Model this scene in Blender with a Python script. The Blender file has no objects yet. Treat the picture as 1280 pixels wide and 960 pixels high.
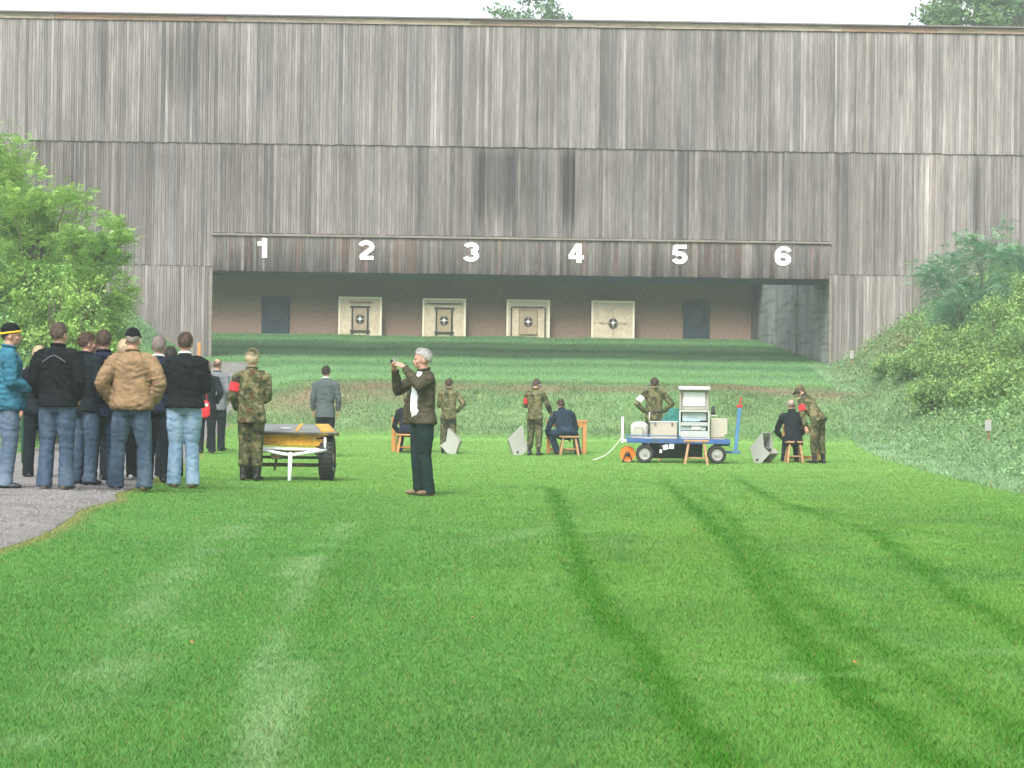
import bpy, bmesh, math, random
import numpy as np
from mathutils import Vector, Matrix, noise

random.seed(7)
RNG = np.random.default_rng(11)
SC = bpy.context.scene
COL = SC.collection
R = math.radians
V = Vector

# ------------------------------------------------------------------ camera
F = 2600.0                                  # focal length in pixels of the 1280 wide photograph
CAM = V((0, 0, 1.1))
PITCH = math.atan((511 - 480) / F)
ROLL = 0.013
camd = bpy.data.cameras.new('camera')
cam = bpy.data.objects.new('camera', camd)
COL.objects.link(cam)
camd.sensor_width = 36
camd.lens = F / 1280 * 36
camd.clip_start = 0.1
camd.clip_end = 2000
CROT = Matrix.Rotation(R(90) + PITCH, 3, 'X') @ Matrix.Rotation(ROLL, 3, 'Z')
cam.matrix_world = Matrix.Translation(CAM) @ CROT.to_4x4()
SC.camera = cam


def ray(u, v):
    return (CROT @ V(((u - 640) / F, -(v - 480) / F, -1))).normalized()


def at_y(u, v, Y):
    d = ray(u, v)
    return CAM + d * (Y / d.y)


def at_plane(u, v, p, n):
    d = ray(u, v)
    n = V(n)
    return CAM + d * ((V(p) - CAM).dot(n) / d.dot(n))


# ------------------------------------------------------------------ terrain
def sst(x, a, b):
    t = np.clip((x - a) / (b - a), 0, 1)
    return t * t * (3 - 2 * t)


def _hash(ix, iy, s):
    n = np.sin(ix * 127.1 + iy * 311.7 + s * 74.7) * 43758.5453
    return n - np.floor(n)


def vnoise(x, y, s=0.0):
    x = np.asarray(x, float); y = np.asarray(y, float)
    ix = np.floor(x); iy = np.floor(y)
    fx = x - ix; fy = y - iy
    fx = fx * fx * (3 - 2 * fx); fy = fy * fy * (3 - 2 * fy)
    a = _hash(ix, iy, s); b = _hash(ix + 1, iy, s); c = _hash(ix, iy + 1, s); d = _hash(ix + 1, iy + 1, s)
    return (a * (1 - fx) + b * fx) * (1 - fy) + (c * (1 - fx) + d * fx) * fy


def fbm(x, y, s=0.0, o=3):
    t = 0; a = 0.5; n = 0
    for i in range(o):
        t = t + a * vnoise(np.asarray(x) * 2 ** i, np.asarray(y) * 2 ** i, s + i * 3.3)
        n += a; a *= 0.5
    return t / n


FAC_Y = 74.3                                # facade of the plank wall
FYAW = 0.017


def bval(X, Y):
    return Y - FYAW * X


def wval(X, Y):
    return X + 0.083 * Y


ZC = ([-200, 38, 47, 55, 57, 60, 62, 63.5, 74, 92, 96, 500], [0, 0, .05, .24, .62, 1.55, 1.84, 1.95, 2.78, 4.30, 4.45, 4.45])
ZL = ([-200, 34, 45, 58, 73, 92, 96, 500], [0, 0, .14, .75, 2.7, 4.30, 4.45, 4.45])


def right_foot(Y):
    return 5.4 + 0.078 * np.minimum(Y, 74)


def height(X, Y):
    X = np.asarray(X, float); Y = np.asarray(Y, float)
    b = bval(X, Y); w = wval(X, Y)
    m = sst(w, -3.4, -0.8)
    bb = b + 0.9 * (vnoise(X * 0.5, Y * 0.1, 5) - 0.5)
    z = np.interp(b, *ZL) * (1 - m) + np.interp(bb, *ZC) * m
    z = z + 0.12 * (1 - sst(w, -3.3, -1.0)) * sst(Y, 13, 20) * (1 - sst(Y, 28, 40))
    wl = np.interp(b, [0, 45, 74, 75.5], [-6.7, -6.7, -4.9, -12])
    dl = np.maximum(wl - w, 0)
    rise = 0.95 * dl * dl / (dl + 0.9)
    z = z + 8 * (1 - np.exp(-rise / 8))
    xr = np.where(b < 75.2, right_foot(Y), 16.0)
    dr = np.maximum(X - xr, 0)
    rise = 0.76 * dr * dr / (dr + 0.8)
    rise = 9 * (1 - np.exp(-rise / 9))
    z = z + rise
    rough = np.clip(dl + dr, 0, 2) / 2
    z = z + (fbm(X * 0.9, Y * 0.9, 2) - 0.5) * (0.03 + 0.35 * rough)
    return z


def hz(x, y):
    return float(height(np.array([x]), np.array([y]))[0])


def ground_at(u, v, tmax=120):
    """where the view through a pixel of the photograph meets the terrain"""
    d = ray(u, v)
    ts = np.linspace(4, tmax, 4000)
    P = np.array(CAM)[None] + np.array(d)[None] * ts[:, None]
    below = P[:, 2] < height(P[:, 0], P[:, 1])
    i = int(np.argmax(below)) if below.any() else len(ts) - 1
    p = P[i]
    return V((p[0], p[1], hz(p[0], p[1])))


# ------------------------------------------------------------------ objects
def tag(o, label=None, cat=None, group=None, kind=None):
    if label: o['label'] = label
    if cat: o['category'] = cat
    if group: o['group'] = group
    if kind: o['kind'] = kind
    return o


def empty(name, loc, rz=0.0, label=None, cat=None, group=None, kind=None):
    o = bpy.data.objects.new(name, None)
    COL.objects.link(o)
    o.location = loc
    o.rotation_euler = (0, 0, rz)
    return tag(o, label, cat, group, kind)


def link_mesh(name, me, mat, parent=None, smooth=False):
    o = bpy.data.objects.new(name, me)
    COL.objects.link(o)
    if mat is not None:
        me.materials.append(mat)
    if parent is not None:
        o.parent = parent
    if smooth:
        me.polygons.foreach_set('use_smooth', [True] * len(me.polygons))
    return o


def np_mesh(name, verts, faces, nper, cols=None, smooth=False):
    """verts (n,3), faces (m,nper) arrays -> mesh; cols (n,3) linear colours per vertex"""
    me = bpy.data.meshes.new(name)
    verts = np.asarray(verts, np.float32); faces = np.asarray(faces, np.int32)
    me.vertices.add(len(verts)); me.vertices.foreach_set('co', verts.ravel())
    me.loops.add(faces.size); me.loops.foreach_set('vertex_index', faces.ravel())
    me.polygons.add(len(faces))
    me.polygons.foreach_set('loop_start', np.arange(0, faces.size, nper, dtype=np.int32))
    if smooth:
        me.polygons.foreach_set('use_smooth', np.ones(len(faces), bool))
    me.update(calc_edges=True)
    if cols is not None:
        a = me.color_attributes.new('Col', 'FLOAT_COLOR', 'POINT')
        c = np.ones((len(verts), 4), np.float32); c[:, :3] = cols
        a.data.foreach_set('color', c.ravel())
    return me


class MB:
    """collects solids and links them as ONE mesh object"""

    def __init__(self):
        self.v = []; self.f = []; self.c = []

    def add(self, vs, fs, col=None):
        b = len(self.v)
        self.v += [tuple(x) for x in vs]
        self.f += [[b + i for i in f] for f in fs]
        self.c += [col or (1, 1, 1)] * len(vs)
        return self

    def box(self, c, s, M=None, col=None):
        x, y, z = s[0] / 2, s[1] / 2, s[2] / 2
        vs = [V((a * x, b * y, d * z)) for d in (-1, 1) for b in (-1, 1) for a in (-1, 1)]
        if M is not None: vs = [M @ p for p in vs]
        vs = [p + V(c) for p in vs]
        return self.add(vs, [[0, 2, 3, 1], [4, 5, 7, 6], [0, 1, 5, 4], [2, 6, 7, 3], [0, 4, 6, 2], [1, 3, 7, 5]], col)

    def bar(self, p0, p1, w, h, up=(0, 0, 1), col=None):
        p0, p1 = V(p0), V(p1)
        d = (p1 - p0); L = d.length; d.normalize()
        s = d.cross(V(up))
        if s.length < 1e-4: s = d.cross(V((1, 0, 0)))
        s.normalize(); t = s.cross(d)
        M = Matrix((s, d, t)).transposed()
        return self.box((p0 + p1) / 2, (w, L, h), M, col)

    def cyl(self, p0, p1, r0, r1=None, n=16, col=None):
        r1 = r0 if r1 is None else r1
        p0, p1 = V(p0), V(p1)
        d = (p1 - p0).normalized()
        a = d.orthogonal().normalized(); b = d.cross(a)
        vs = []
        for p, r in ((p0, r0), (p1, r1)):
            for i in range(n):
                t = 2 * math.pi * i / n
                vs.append(p + (a * math.cos(t) + b * math.sin(t)) * r)
        fs = [[i, (i + 1) % n, n + (i + 1) % n, n + i] for i in range(n)]
        fs += [list(range(n))[::-1], list(range(n, 2 * n))]
        return self.add(vs, fs, col)

    def pipe(self, pts, r, n=8, col=None):
        pts = [V(p) for p in pts]
        rs = r if isinstance(r, (list, tuple)) else [r] * len(pts)
        vs = []; fs = []
        a = None
        for i, p in enumerate(pts):
            d = (pts[min(i + 1, len(pts) - 1)] - pts[max(i - 1, 0)]).normalized()
            a = d.orthogonal().normalized() if a is None else (a - d * a.dot(d)).normalized()
            b = d.cross(a)
            for k in range(n):
                t = 2 * math.pi * k / n
                vs.append(p + (a * math.cos(t) + b * math.sin(t)) * rs[i])
        for i in range(len(pts) - 1):
            for k in range(n):
                fs.append([i * n + k, i * n + (k + 1) % n, (i + 1) * n + (k + 1) % n, (i + 1) * n + k])
        fs += [list(range(n))[::-1], list(range((len(pts) - 1) * n, len(pts) * n))]
        return self.add(vs, fs, col)

    def lathe(self, prof, c=(0, 0, 0), axis=(0, 0, 1), n=24, col=None):
        """profile of (r, h) pairs turned about an axis through c; closed loop if first == last"""
        d = V(axis).normalized(); a = d.orthogonal().normalized(); b = d.cross(a); c = V(c)
        vs = []; m = len(prof)
        for r, h in prof:
            for i in range(n):
                t = 2 * math.pi * i / n
                vs.append(c + d * h + (a * math.cos(t) + b * math.sin(t)) * max(r, 1e-4))
        fs = []
        for j in range(m - 1):
            for i in range(n):
                fs.append([j * n + i, j * n + (i + 1) % n, (j + 1) * n + (i + 1) % n, (j + 1) * n + i])
        if prof[0] != prof[-1]:
            fs += [list(range(n))[::-1], list(range((m - 1) * n, m * n))]
        return self.add(vs, fs, col)

    def prism(self, poly, y0, y1, M=None, col=None):
        """polygon in x,z extruded along y"""
        n = len(poly)
        vs = [V((p[0], y0, p[1])) for p in poly] + [V((p[0], y1, p[1])) for p in poly]
        if M is not None: vs = [M @ p for p in vs]
        fs = [[i, (i + 1) % n, n + (i + 1) % n, n + i] for i in range(n)]
        fs += [list(range(n))[::-1], list(range(n, 2 * n))]
        return self.add(vs, fs, col)

    def ball(self, c, r, n=14, m=9, M=None, col=None):
        r = (r, r, r) if isinstance(r, (int, float)) else r
        vs = []; fs = []
        for j in range(1, m):
            th = math.pi * j / m
            for i in range(n):
                t = 2 * math.pi * i / n
                vs.append(V((r[0] * math.sin(th) * math.cos(t), r[1] * math.sin(th) * math.sin(t), r[2] * math.cos(th))))
        vs += [V((0, 0, r[2])), V((0, 0, -r[2]))]
        for j in range(m - 2):
            for i in range(n):
                fs.append([j * n + i, (j + 1) * n + i, (j + 1) * n + (i + 1) % n, j * n + (i + 1) % n])
        T = len(vs) - 2
        for i in range(n):
            fs.append([T, i, (i + 1) % n])
            fs.append([T + 1, (m - 2) * n + (i + 1) % n, (m - 2) * n + i])
        if M is not None: vs = [M @ p for p in vs]
        return self.add([p + V(c) for p in vs], fs, col)

    def mesh(self, name, colors=False):
        me = bpy.data.meshes.new(name)
        me.from_pydata(self.v, [], self.f)
        bm = bmesh.new(); bm.from_mesh(me)
        bmesh.ops.recalc_face_normals(bm, faces=bm.faces)
        bm.to_mesh(me); bm.free()
        if colors:
            a = me.color_attributes.new('Col', 'FLOAT_COLOR', 'POINT')
            c = np.ones((len(self.v), 4), np.float32); c[:, :3] = np.array(self.c)
            a.data.foreach_set('color', c.ravel())
        return me

    def build(self, name, mat, parent=None, bevel=0.0, smooth=False, colors=False):
        o = link_mesh(name, self.mesh(name, colors), mat, parent, smooth)
        if bevel:
            b = o.modifiers.new('edge', 'BEVEL'); b.width = bevel; b.segments = 2; b.limit_method = 'ANGLE'
        return o


# ------------------------------------------------------------------ materials
def new_mat(name):
    m = bpy.data.materials.new(name)
    m.use_nodes = True
    nt = m.node_tree
    b = nt.nodes['Principled BSDF']
    return m, nt, b


def N(nt, t, **kw):
    n = nt.nodes.new(t)
    for k, val in kw.items():
        if k.startswith('i_'):
            n.inputs[k[2:].replace('_', ' ')].default_value = val
        else:
            setattr(n, k, val)
    return n


def ramp(nt, src, stops, interp='LINEAR'):
    r = nt.nodes.new('ShaderNodeValToRGB')
    r.color_ramp.interpolation = interp
    el = r.color_ramp.elements
    while len(el) < len(stops): el.new(0.5)
    for e, (p, c) in zip(el, stops):
        e.position = p
        e.color = (*c, 1) if len(c) == 3 else c
    nt.links.new(src, r.inputs[0])
    return r


def solid(name, col, rough=0.6, metal=0.0, var=0.18, scale=12.0, bump=0.0, bscale=60.0, dirt=None, spec=0.4):
    """plain paint / cloth / plastic with uneven tone, optional grain and dirt patches"""
    m, nt, b = new_mat(name)
    L = nt.links
    tc = N(nt, 'ShaderNodeTexCoord')
    n = N(nt, 'ShaderNodeTexNoise', i_Scale=scale, i_Detail=5.0)
    L.new(tc.outputs['Object'], n.inputs['Vector'])
    lo = tuple(c * (1 - var) for c in col); hi = tuple(min(1, c * (1 + var)) for c in col)
    r = ramp(nt, n.outputs['Fac'], [(0.3, lo), (0.7, hi)])
    out = r.outputs[0]
    if dirt:
        n2 = N(nt, 'ShaderNodeTexNoise', i_Scale=scale * 0.6, i_Detail=8.0, i_Roughness=0.7)
        L.new(tc.outputs['Object'], n2.inputs['Vector'])
        f = ramp(nt, n2.outputs['Fac'], [(0.52, (0, 0, 0)), (0.66, (1, 1, 1))])
        mx = N(nt, 'ShaderNodeMix', data_type='RGBA')
        L.new(f.outputs[0], mx.inputs['Factor']); L.new(out, mx.inputs[6]); mx.inputs[7].default_value = (*dirt, 1)
        out = mx.outputs[2]
    L.new(out, b.inputs['Base Color'])
    b.inputs['Roughness'].default_value = rough
    b.inputs['Metallic'].default_value = metal
    b.inputs['Specular IOR Level'].default_value = spec
    if bump:
        n3 = N(nt, 'ShaderNodeTexNoise', i_Scale=bscale, i_Detail=4.0)
        L.new(tc.outputs['Object'], n3.inputs['Vector'])
        bp = N(nt, 'ShaderNodeBump', i_Strength=bump, i_Distance=0.01)
        L.new(n3.outputs['Fac'], bp.inputs['Height']); L.new(bp.outputs[0], b.inputs['Normal'])
    return m


def cloth(name, col, var=0.22, fade=None, fscale=3.5):
    """woven cloth; fade adds a second, worn tone in soft patches (jeans)"""
    m, nt, b = new_mat(name)
    L = nt.links
    tc = N(nt, 'ShaderNodeTexCoord')
    n = N(nt, 'ShaderNodeTexNoise', i_Scale=9.0, i_Detail=6.0, i_Roughness=0.6)
    L.new(tc.outputs['Object'], n.inputs['Vector'])
    lo = tuple(c * (1 - var) for c in col); hi = tuple(min(1, c * (1 + var)) for c in col)
    r = ramp(nt, n.outputs['Fac'], [(0.3, lo), (0.7, hi)])
    out = r.outputs[0]
    if fade:
        mp = N(nt, 'ShaderNodeMapping'); mp.inputs['Scale'].default_value = (fscale * 2.2, fscale * 2.2, fscale * 0.8)
        L.new(tc.outputs['Object'], mp.inputs['Vector'])
        n2 = N(nt, 'ShaderNodeTexNoise', i_Scale=1.0, i_Detail=4.0)
        L.new(mp.outputs[0], n2.inputs['Vector'])
        f = ramp(nt, n2.outputs['Fac'], [(0.42, (0, 0, 0)), (0.68, (1, 1, 1))])
        mx = N(nt, 'ShaderNodeMix', data_type='RGBA')
        L.new(f.outputs[0], mx.inputs['Factor']); L.new(out, mx.inputs[6]); mx.inputs[7].default_value = (*fade, 1)
        out = mx.outputs[2]
    L.new(out, b.inputs['Base Color'])
    b.inputs['Roughness'].default_value = 0.85
    b.inputs['Specular IOR Level'].default_value = 0.1
    b.inputs['Sheen Weight'].default_value = 0.0
    w = N(nt, 'ShaderNodeTexNoise', i_Scale=26.0, i_Detail=5.0)
    L.new(tc.outputs['Object'], w.inputs['Vector'])
    bp = N(nt, 'ShaderNodeBump', i_Strength=0.5, i_Distance=0.012)
    L.new(w.outputs['Fac'], bp.inputs['Height']); L.new(bp.outputs[0], b.inputs['Normal'])
    return m


def camo(name):
    m, nt, b = new_mat(name)
    L = nt.links
    tc = N(nt, 'ShaderNodeTexCoord')
    n = N(nt, 'ShaderNodeTexNoise', i_Scale=8.0, i_Detail=4.5, i_Roughness=0.65)
    L.new(tc.outputs['Object'], n.inputs['Vector'])
    mp = N(nt, 'ShaderNodeMapping'); mp.inputs['Location'].default_value = (7, 3, 5)
    L.new(tc.outputs['Object'], mp.inputs['Vector'])
    n2 = N(nt, 'ShaderNodeTexNoise', i_Scale=10.0, i_Detail=4.5, i_Roughness=0.65)
    L.new(mp.outputs[0], n2.inputs['Vector'])
    r = ramp(nt, n.outputs['Fac'], [(0.0, (.155, .140, .072)), (0.47, (.062, .070, .028)), (0.58, (.016, .021, .015))], 'CONSTANT')
    f = ramp(nt, n2.outputs['Fac'], [(0.0, (0, 0, 0)), (0.58, (1, 1, 1))], 'CONSTANT')
    mx = N(nt, 'ShaderNodeMix', data_type='RGBA')
    L.new(f.outputs[0], mx.inputs['Factor']); L.new(r.outputs[0], mx.inputs[6]); mx.inputs[7].default_value = (.085, .045, .022, 1)
    L.new(mx.outputs[2], b.inputs['Base Color'])
    b.inputs['Roughness'].default_value = 0.9
    b.inputs['Specular IOR Level'].default_value = 0.15
    w = N(nt, 'ShaderNodeTexNoise', i_Scale=22.0, i_Detail=5.0)
    L.new(tc.outputs['Object'], w.inputs['Vector'])
    bp = N(nt, 'ShaderNodeBump', i_Strength=0.5, i_Distance=0.012)
    L.new(w.outputs['Fac'], bp.inputs['Height']); L.new(bp.outputs[0], b.inputs['Normal'])
    return m


def attr_mat(name, rough=0.9, mult=None, bump=None, translucent=0.0, spec=0.2):
    """base colour from the vertex colours; mult = (scale xyz, low, high) noise multiplied in"""
    m, nt, b = new_mat(name)
    L = nt.links
    a = N(nt, 'ShaderNodeVertexColor', layer_name='Col')
    out = a.outputs['Color']
    tc = N(nt, 'ShaderNodeTexCoord')
    for (sc, lo, hi) in (mult or []):
        mp = N(nt, 'ShaderNodeMapping'); mp.inputs['Scale'].default_value = sc
        L.new(tc.outputs['Object'], mp.inputs['Vector'])
        n = N(nt, 'ShaderNodeTexNoise', i_Scale=1.0, i_Detail=6.0, i_Roughness=0.6)
        L.new(mp.outputs[0], n.inputs['Vector'])
        r = ramp(nt, n.outputs['Fac'], [(0.3, (lo,) * 3), (0.7, (hi,) * 3)])
        mx = N(nt, 'ShaderNodeMix', data_type='RGBA', blend_type='MULTIPLY')
        mx.inputs['Factor'].default_value = 1
        L.new(out, mx.inputs[6]); L.new(r.outputs[0], mx.inputs[7])
        out = mx.outputs[2]
    L.new(out, b.inputs['Base Color'])
    b.inputs['Roughness'].default_value = rough
    b.inputs['Specular IOR Level'].default_value = spec
    if bump:
        sc, st, dist = bump
        mp = N(nt, 'ShaderNodeMapping'); mp.inputs['Scale'].default_value = sc
        L.new(tc.outputs['Object'], mp.inputs['Vector'])
        n = N(nt, 'ShaderNodeTexNoise', i_Scale=1.0, i_Detail=5.0)
        L.new(mp.outputs[0], n.inputs['Vector'])
        bp = N(nt, 'ShaderNodeBump', i_Strength=st, i_Distance=dist)
        L.new(n.outputs['Fac'], bp.inputs['Height']); L.new(bp.outputs[0], b.inputs['Normal'])
    if translucent:
        tr = N(nt, 'ShaderNodeBsdfTranslucent')
        L.new(out, tr.inputs['Color'])
        ms = N(nt, 'ShaderNodeMixShader'); ms.inputs[0].default_value = translucent
        L.new(b.outputs[0], ms.inputs[1]); L.new(tr.outputs[0], ms.inputs[2])
        L.new(ms.outputs[0], nt.nodes['Material Output'].inputs['Surface'])
    return m


def timber(name, c0, c1, scale=(3, 3, 40), rough=0.65):
    m, nt, b = new_mat(name)
    L = nt.links
    tc = N(nt, 'ShaderNodeTexCoord')
    mp = N(nt, 'ShaderNodeMapping'); mp.inputs['Scale'].default_value = scale
    L.new(tc.outputs['Object'], mp.inputs['Vector'])
    n = N(nt, 'ShaderNodeTexNoise', i_Scale=1.0, i_Detail=6.0)
    L.new(mp.outputs[0], n.inputs['Vector'])
    r = ramp(nt, n.outputs['Fac'], [(0.3, c0), (0.7, c1)])
    L.new(r.outputs[0], b.inputs['Base Color'])
    b.inputs['Roughness'].default_value = rough
    return m


M = {}
# ------------------------------------------------------------------ ground, path, sky, haze
def seg_dist(X, Y, pts):
    """distance of points to a polyline on the ground and the position along it 0..1"""
    best = np.full(X.shape, 1e9); tt = np.zeros(X.shape)
    n = len(pts) - 1
    for i in range(n):
        ax, ay = pts[i]; bx, by = pts[i + 1]
        dx, dy = bx - ax, by - ay
        t = np.clip(((X - ax) * dx + (Y - ay) * dy) / (dx * dx + dy * dy + 1e-9), 0, 1)
        d = np.hypot(X - ax - t * dx, Y - ay - t * dy)
        k = d < best
        best = np.where(k, d, best); tt = np.where(k, (i + t) / n, tt)
    return best, tt


def px_line(pl):
    out = []
    for u, v in pl:
        p = at_plane(u, v, (0, 0, 0), (0, 0, 1))
        out.append((p.x, p.y))
    return out


TRACKS = [(px_line(p), wd, st) for p, wd, st in (
    ([(655, 606), (690, 612), (703, 640), (715, 680), (735, 735), (775, 790), (820, 845), (868, 910), (900, 958), (935, 1010)], .15, 1.0),
    ([(822, 590), (850, 620), (885, 650), (920, 690), (945, 722), (980, 775), (1030, 832), (1085, 882), (1150, 932), (1215, 975), (1280, 1015)], .15, 1.0),
    ([(850, 600), (905, 640), (940, 680), (962, 706), (1010, 752), (1080, 802), (1160, 852), (1240, 902), (1310, 950)], .13, .7),
    ([(905, 588), (960, 622), (1040, 650), (1090, 665), (1140, 705), (1200, 750), (1285, 800), (1360, 850)], .14, .8),
    ([(760, 596), (860, 612), (985, 632), (1100, 655), (1280, 690)], .15, .35),
    ([(480, 650), (440, 690), (420, 730), (390, 790)], .16, .3),
)]
PALE = [(px_line(p), wd, st) for p, wd, st in (
    ([(320, 640), (255, 690), (200, 740), (90, 850), (0, 930)], .30, .7),
    ([(410, 680), (375, 740), (330, 830), (318, 900), (312, 990)], .13, .8),
    ([(440, 655), (385, 690), (365, 720)], .22, .8),
    ([(250, 770), (120, 870), (30, 930)], .22, .6),
    ([(385, 830), (350, 900), (330, 970)], .16, .8),
    ([(560, 690), (690, 660), (720, 640)], .3, .35),
    ([(900, 840), (1000, 850), (1100, 835)], .25, .6), ([(1180, 820), (1290, 815)], .2, .6),
)]


def brown_patch(X, Y, b):
    """withered growth near the crest of the bank, in separate patches"""
    k = 0
    for (xc, bc, rx, rb) in ((-5.6, 59.3, 1.5, 1.5), (-3.6, 60.2, 1.7, 1.4), (.4, 60.9, 1.5, .8), (3.2, 61.0, 1.6, .6), (7.2, 61.2, 2.2, .8), (-1.6, 61.0, 1.0, .6), (9.5, 60.6, 1.2, .8)):
        k = np.maximum(k, np.exp(-((X - xc) / rx) ** 2 - ((b - bc) / rb) ** 2))
    return k * (.35 + 1.1 * fbm(X * 1.6 + 4, Y * 1.8, 21, 3))


def edge_w(y):
    return -2.42 - .55 * sst(np.asarray(y, float), 27, 46)


def lawn_color(X, Y):
    """grass colour over the ground, with painted shade on the terrace"""
    w = wval(X, Y); b = bval(X, Y)
    n1 = fbm(X * 0.35, Y * 0.16, 1, 3); n2 = fbm(X * 2.3, Y * 0.9, 9, 3); n3 = fbm(X * 7, Y * 4, 4, 2)
    base = np.array([.104, .262, .043])
    yel = np.array([.148, .298, .044]); dark = np.array([.074, .212, .040]); pale = np.array([.19, .335, .115])
    c = base + np.zeros(X.shape + (3,))

    def mix(c, k, col):
        k = np.clip(k, 0, 1)[..., None]
        return c * (1 - k) + col * k
    c = mix(c, sst(n1, .45, .75) * .5, yel)
    c = mix(c, sst(n2, .5, .8) * .6, dark)
    c = mix(c, sst(n3, .58, .85) * .25, pale)
    n4 = fbm(X * .9 + 11, Y * .35, 15, 3)
    c = c * (.86 + .28 * n4)[..., None]
    # the left half is cooler and mottled, the far lawn yellower
    left = sst(-w, -2.6, 0.5) * sst(-Y, -34, -20)
    c = mix(c, left * .45, np.array([.082, .245, .056]))
    c = mix(c, sst(Y, 14, 44) * .75, np.array([.195, .375, .085]))
    for pts, wd, st in PALE:
        d, t = seg_dist(X, Y, pts)
        c = mix(c, st * .62 * np.exp(-(d / (wd * .5)) ** 2) * sst(fbm(X * 3.1, Y * 1.4, 12, 3), .25, .75), np.array([.27, .40, .20]))
    for pts, wd, st in TRACKS:
        d, t = seg_dist(X + (n3 - .5) * .16, Y, pts)
        k = 1.3 * st * np.exp(-(d / (wd * .66)) ** 3) * sst(t, -.02, .12)
        c = mix(c, k * 1.0 * (.6 + .5 * n2), np.array([.052, .195, .012]))
    # dry brown rim along the gravel, worn earth on the bank
    pe = edge_w(Y) + .03 + (vnoise(Y * .55, Y * 0, 3) - .5) * .2 - w
    c = mix(c, np.exp(-((pe) / .08) ** 2) * .6 * sst(b, 12, 16), np.array([.32, .21, .09]))
    bank = sst(b, 55.3, 56.5) * (1 - sst(b, 62.5, 63.5)) * sst(w, -3.2, -1.2)
    c = mix(c, bank * .8, np.array([.19, .30, .13]))
    cr = brown_patch(X, Y, b)
    c = mix(c, cr * .9, np.array([.28, .215, .14]))
    # mowing stripes on the target terrace
    st = .5 + .5 * np.sin(b * 2 * math.pi / 4.6 + .8 + .5 * n1)
    terr = sst(b, 62.5, 64)
    c = mix(c, terr * .92, np.array([.125, .262, .10]) * (.86 + .26 * st[..., None]))
    yard_shade = sst(b, 67.6, 71.0)  # shade around the plank wall painted into the grass colour
    c = mix(c, yard_shade * .85, np.array([.095, .215, .078]) * (.8 + .4 * st[..., None]))
    slope = sst(X - right_foot(Y), .1, 1.2) + sst(-6.9 - w, 0, 1)
    c = mix(c, slope * .8 * (1 - sst(b, 75, 76)), np.array([.18, .28, .11]))
    return c


def axis(segs):
    out = []
    for a, b, st in segs:
        out += list(np.arange(a, b, st))
    return np.array(out + [segs[-1][1]])


def grid_mesh(name, xs, ys, zoff=0.0, keep=None, col=None):
    X, Y = np.meshgrid(xs, ys)
    Z = height(X, Y) + zoff
    nx, ny = len(xs), len(ys)
    vs = np.stack([X, Y, Z], -1).reshape(-1, 3)
    i = np.arange((ny - 1) * nx).reshape(ny - 1, nx)[:, :-1]
    fs = np.stack([i, i + 1, i + nx + 1, i + nx], -1).reshape(-1, 4)
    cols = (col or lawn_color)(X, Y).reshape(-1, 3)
    return np_mesh(name, vs, fs, 4, cols, True)


xs = axis([(-150, -30, 8), (-30, -14, 1), (-14, -8, .3), (-8, 9, .12), (9, 20, .3), (20, 40, 1), (40, 150, 8)])
ys = axis([(-60, 0, 6), (0, 5, .5), (5, 14, .1), (14, 32, .16), (32, 66, .22), (66, 96, .5), (96, 110, 2), (110, 250, 10)])
M['ground'] = attr_mat('ground_soil', mult=[((14, 9, 9), .72, 1.18), ((90, 50, 50), .6, 1.25)], bump=((60, 40, 40), .9, .03))
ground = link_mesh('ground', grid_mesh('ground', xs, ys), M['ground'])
tag(ground, 'mown green lawn with banks on three sides', 'lawn', kind='structure')

# gravel path on the left, following the range
def path_color(X, Y):
    n = fbm(X * 3, Y * 2, 3, 3)[..., None]
    return np.array([.21, .20, .195]) * (.8 + .4 * n)


def path_strip():
    bs = np.arange(9, 72, .14)
    off = np.linspace(0, 1, 15)
    vs = []; cs = []
    for y in bs:
        we = edge_w(y) + (vnoise(np.array([y * .55]), np.array([0.0]), 3)[0] - .5) * .2 + .02 * (random.random() - .5)
        wl = -6.35 + 1.1 * sst(np.array([y]), 45, 72)[0] + .2 * (random.random() - .5)
        for t in off:
            w = we + (wl - we) * t
            X = w - .083 * y
            vs.append((X, y, hz(X, y) + .004 + .02 * math.sin(math.pi * t)))
    n = len(off)
    i = np.arange((len(bs) - 1) * n).reshape(-1, n)[:, :-1]
    fs = np.stack([i + 1, i, i + n, i + n + 1], -1).reshape(-1, 4)
    vs = np.array(vs)
    return np_mesh('gravel_path', vs, fs, 4, path_color(vs[:, 0], vs[:, 1]), True)


M['gravel'] = attr_mat('gravel', mult=[((45, 45, 45), .45, 1.45), ((2.2, 2.2, 2), .8, 1.15)], bump=((50, 50, 50), 1.0, .03))
tag(link_mesh('path', path_strip(), M['gravel']), 'grey gravel path along the left bank', 'path', kind='structure')

# loose stones lying on the near path: nobody could count them
def stones():
    mb_v = []; mb_f = []; cs = []
    n = 9000
    y = 12 + 20 * RNG.random(n) ** 1.3; w = edge_w(y) - .05 - 3.3 * RNG.random(n)
    x = w - .083 * y; z = height(x, y) + .006
    s = RNG.uniform(.007, .02, n)
    t = np.array([[1, 0, 0], [-.5, .87, 0], [-.5, -.87, 0], [0, 0, .75]])
    ang = RNG.random(n) * 6.28
    for k in range(4):
        px = t[k, 0] * np.cos(ang) - t[k, 1] * np.sin(ang); py = t[k, 0] * np.sin(ang) + t[k, 1] * np.cos(ang)
        mb_v.append(np.stack([x + px * s, y + py * s, z + t[k, 2] * s + .008], -1))
    vs = np.stack(mb_v, 1).reshape(-1, 3)
    b = np.arange(n)[:, None] * 4
    fs = np.concatenate([b + np.array(q) for q in ([0, 1, 3], [1, 2, 3], [2, 0, 3])])
    g = np.repeat(RNG.uniform(.10, .27, n), 4)[:, None] * np.array([1, .97, .94])
    return np_mesh('gravel_stones', vs, fs, 3, g)


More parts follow.
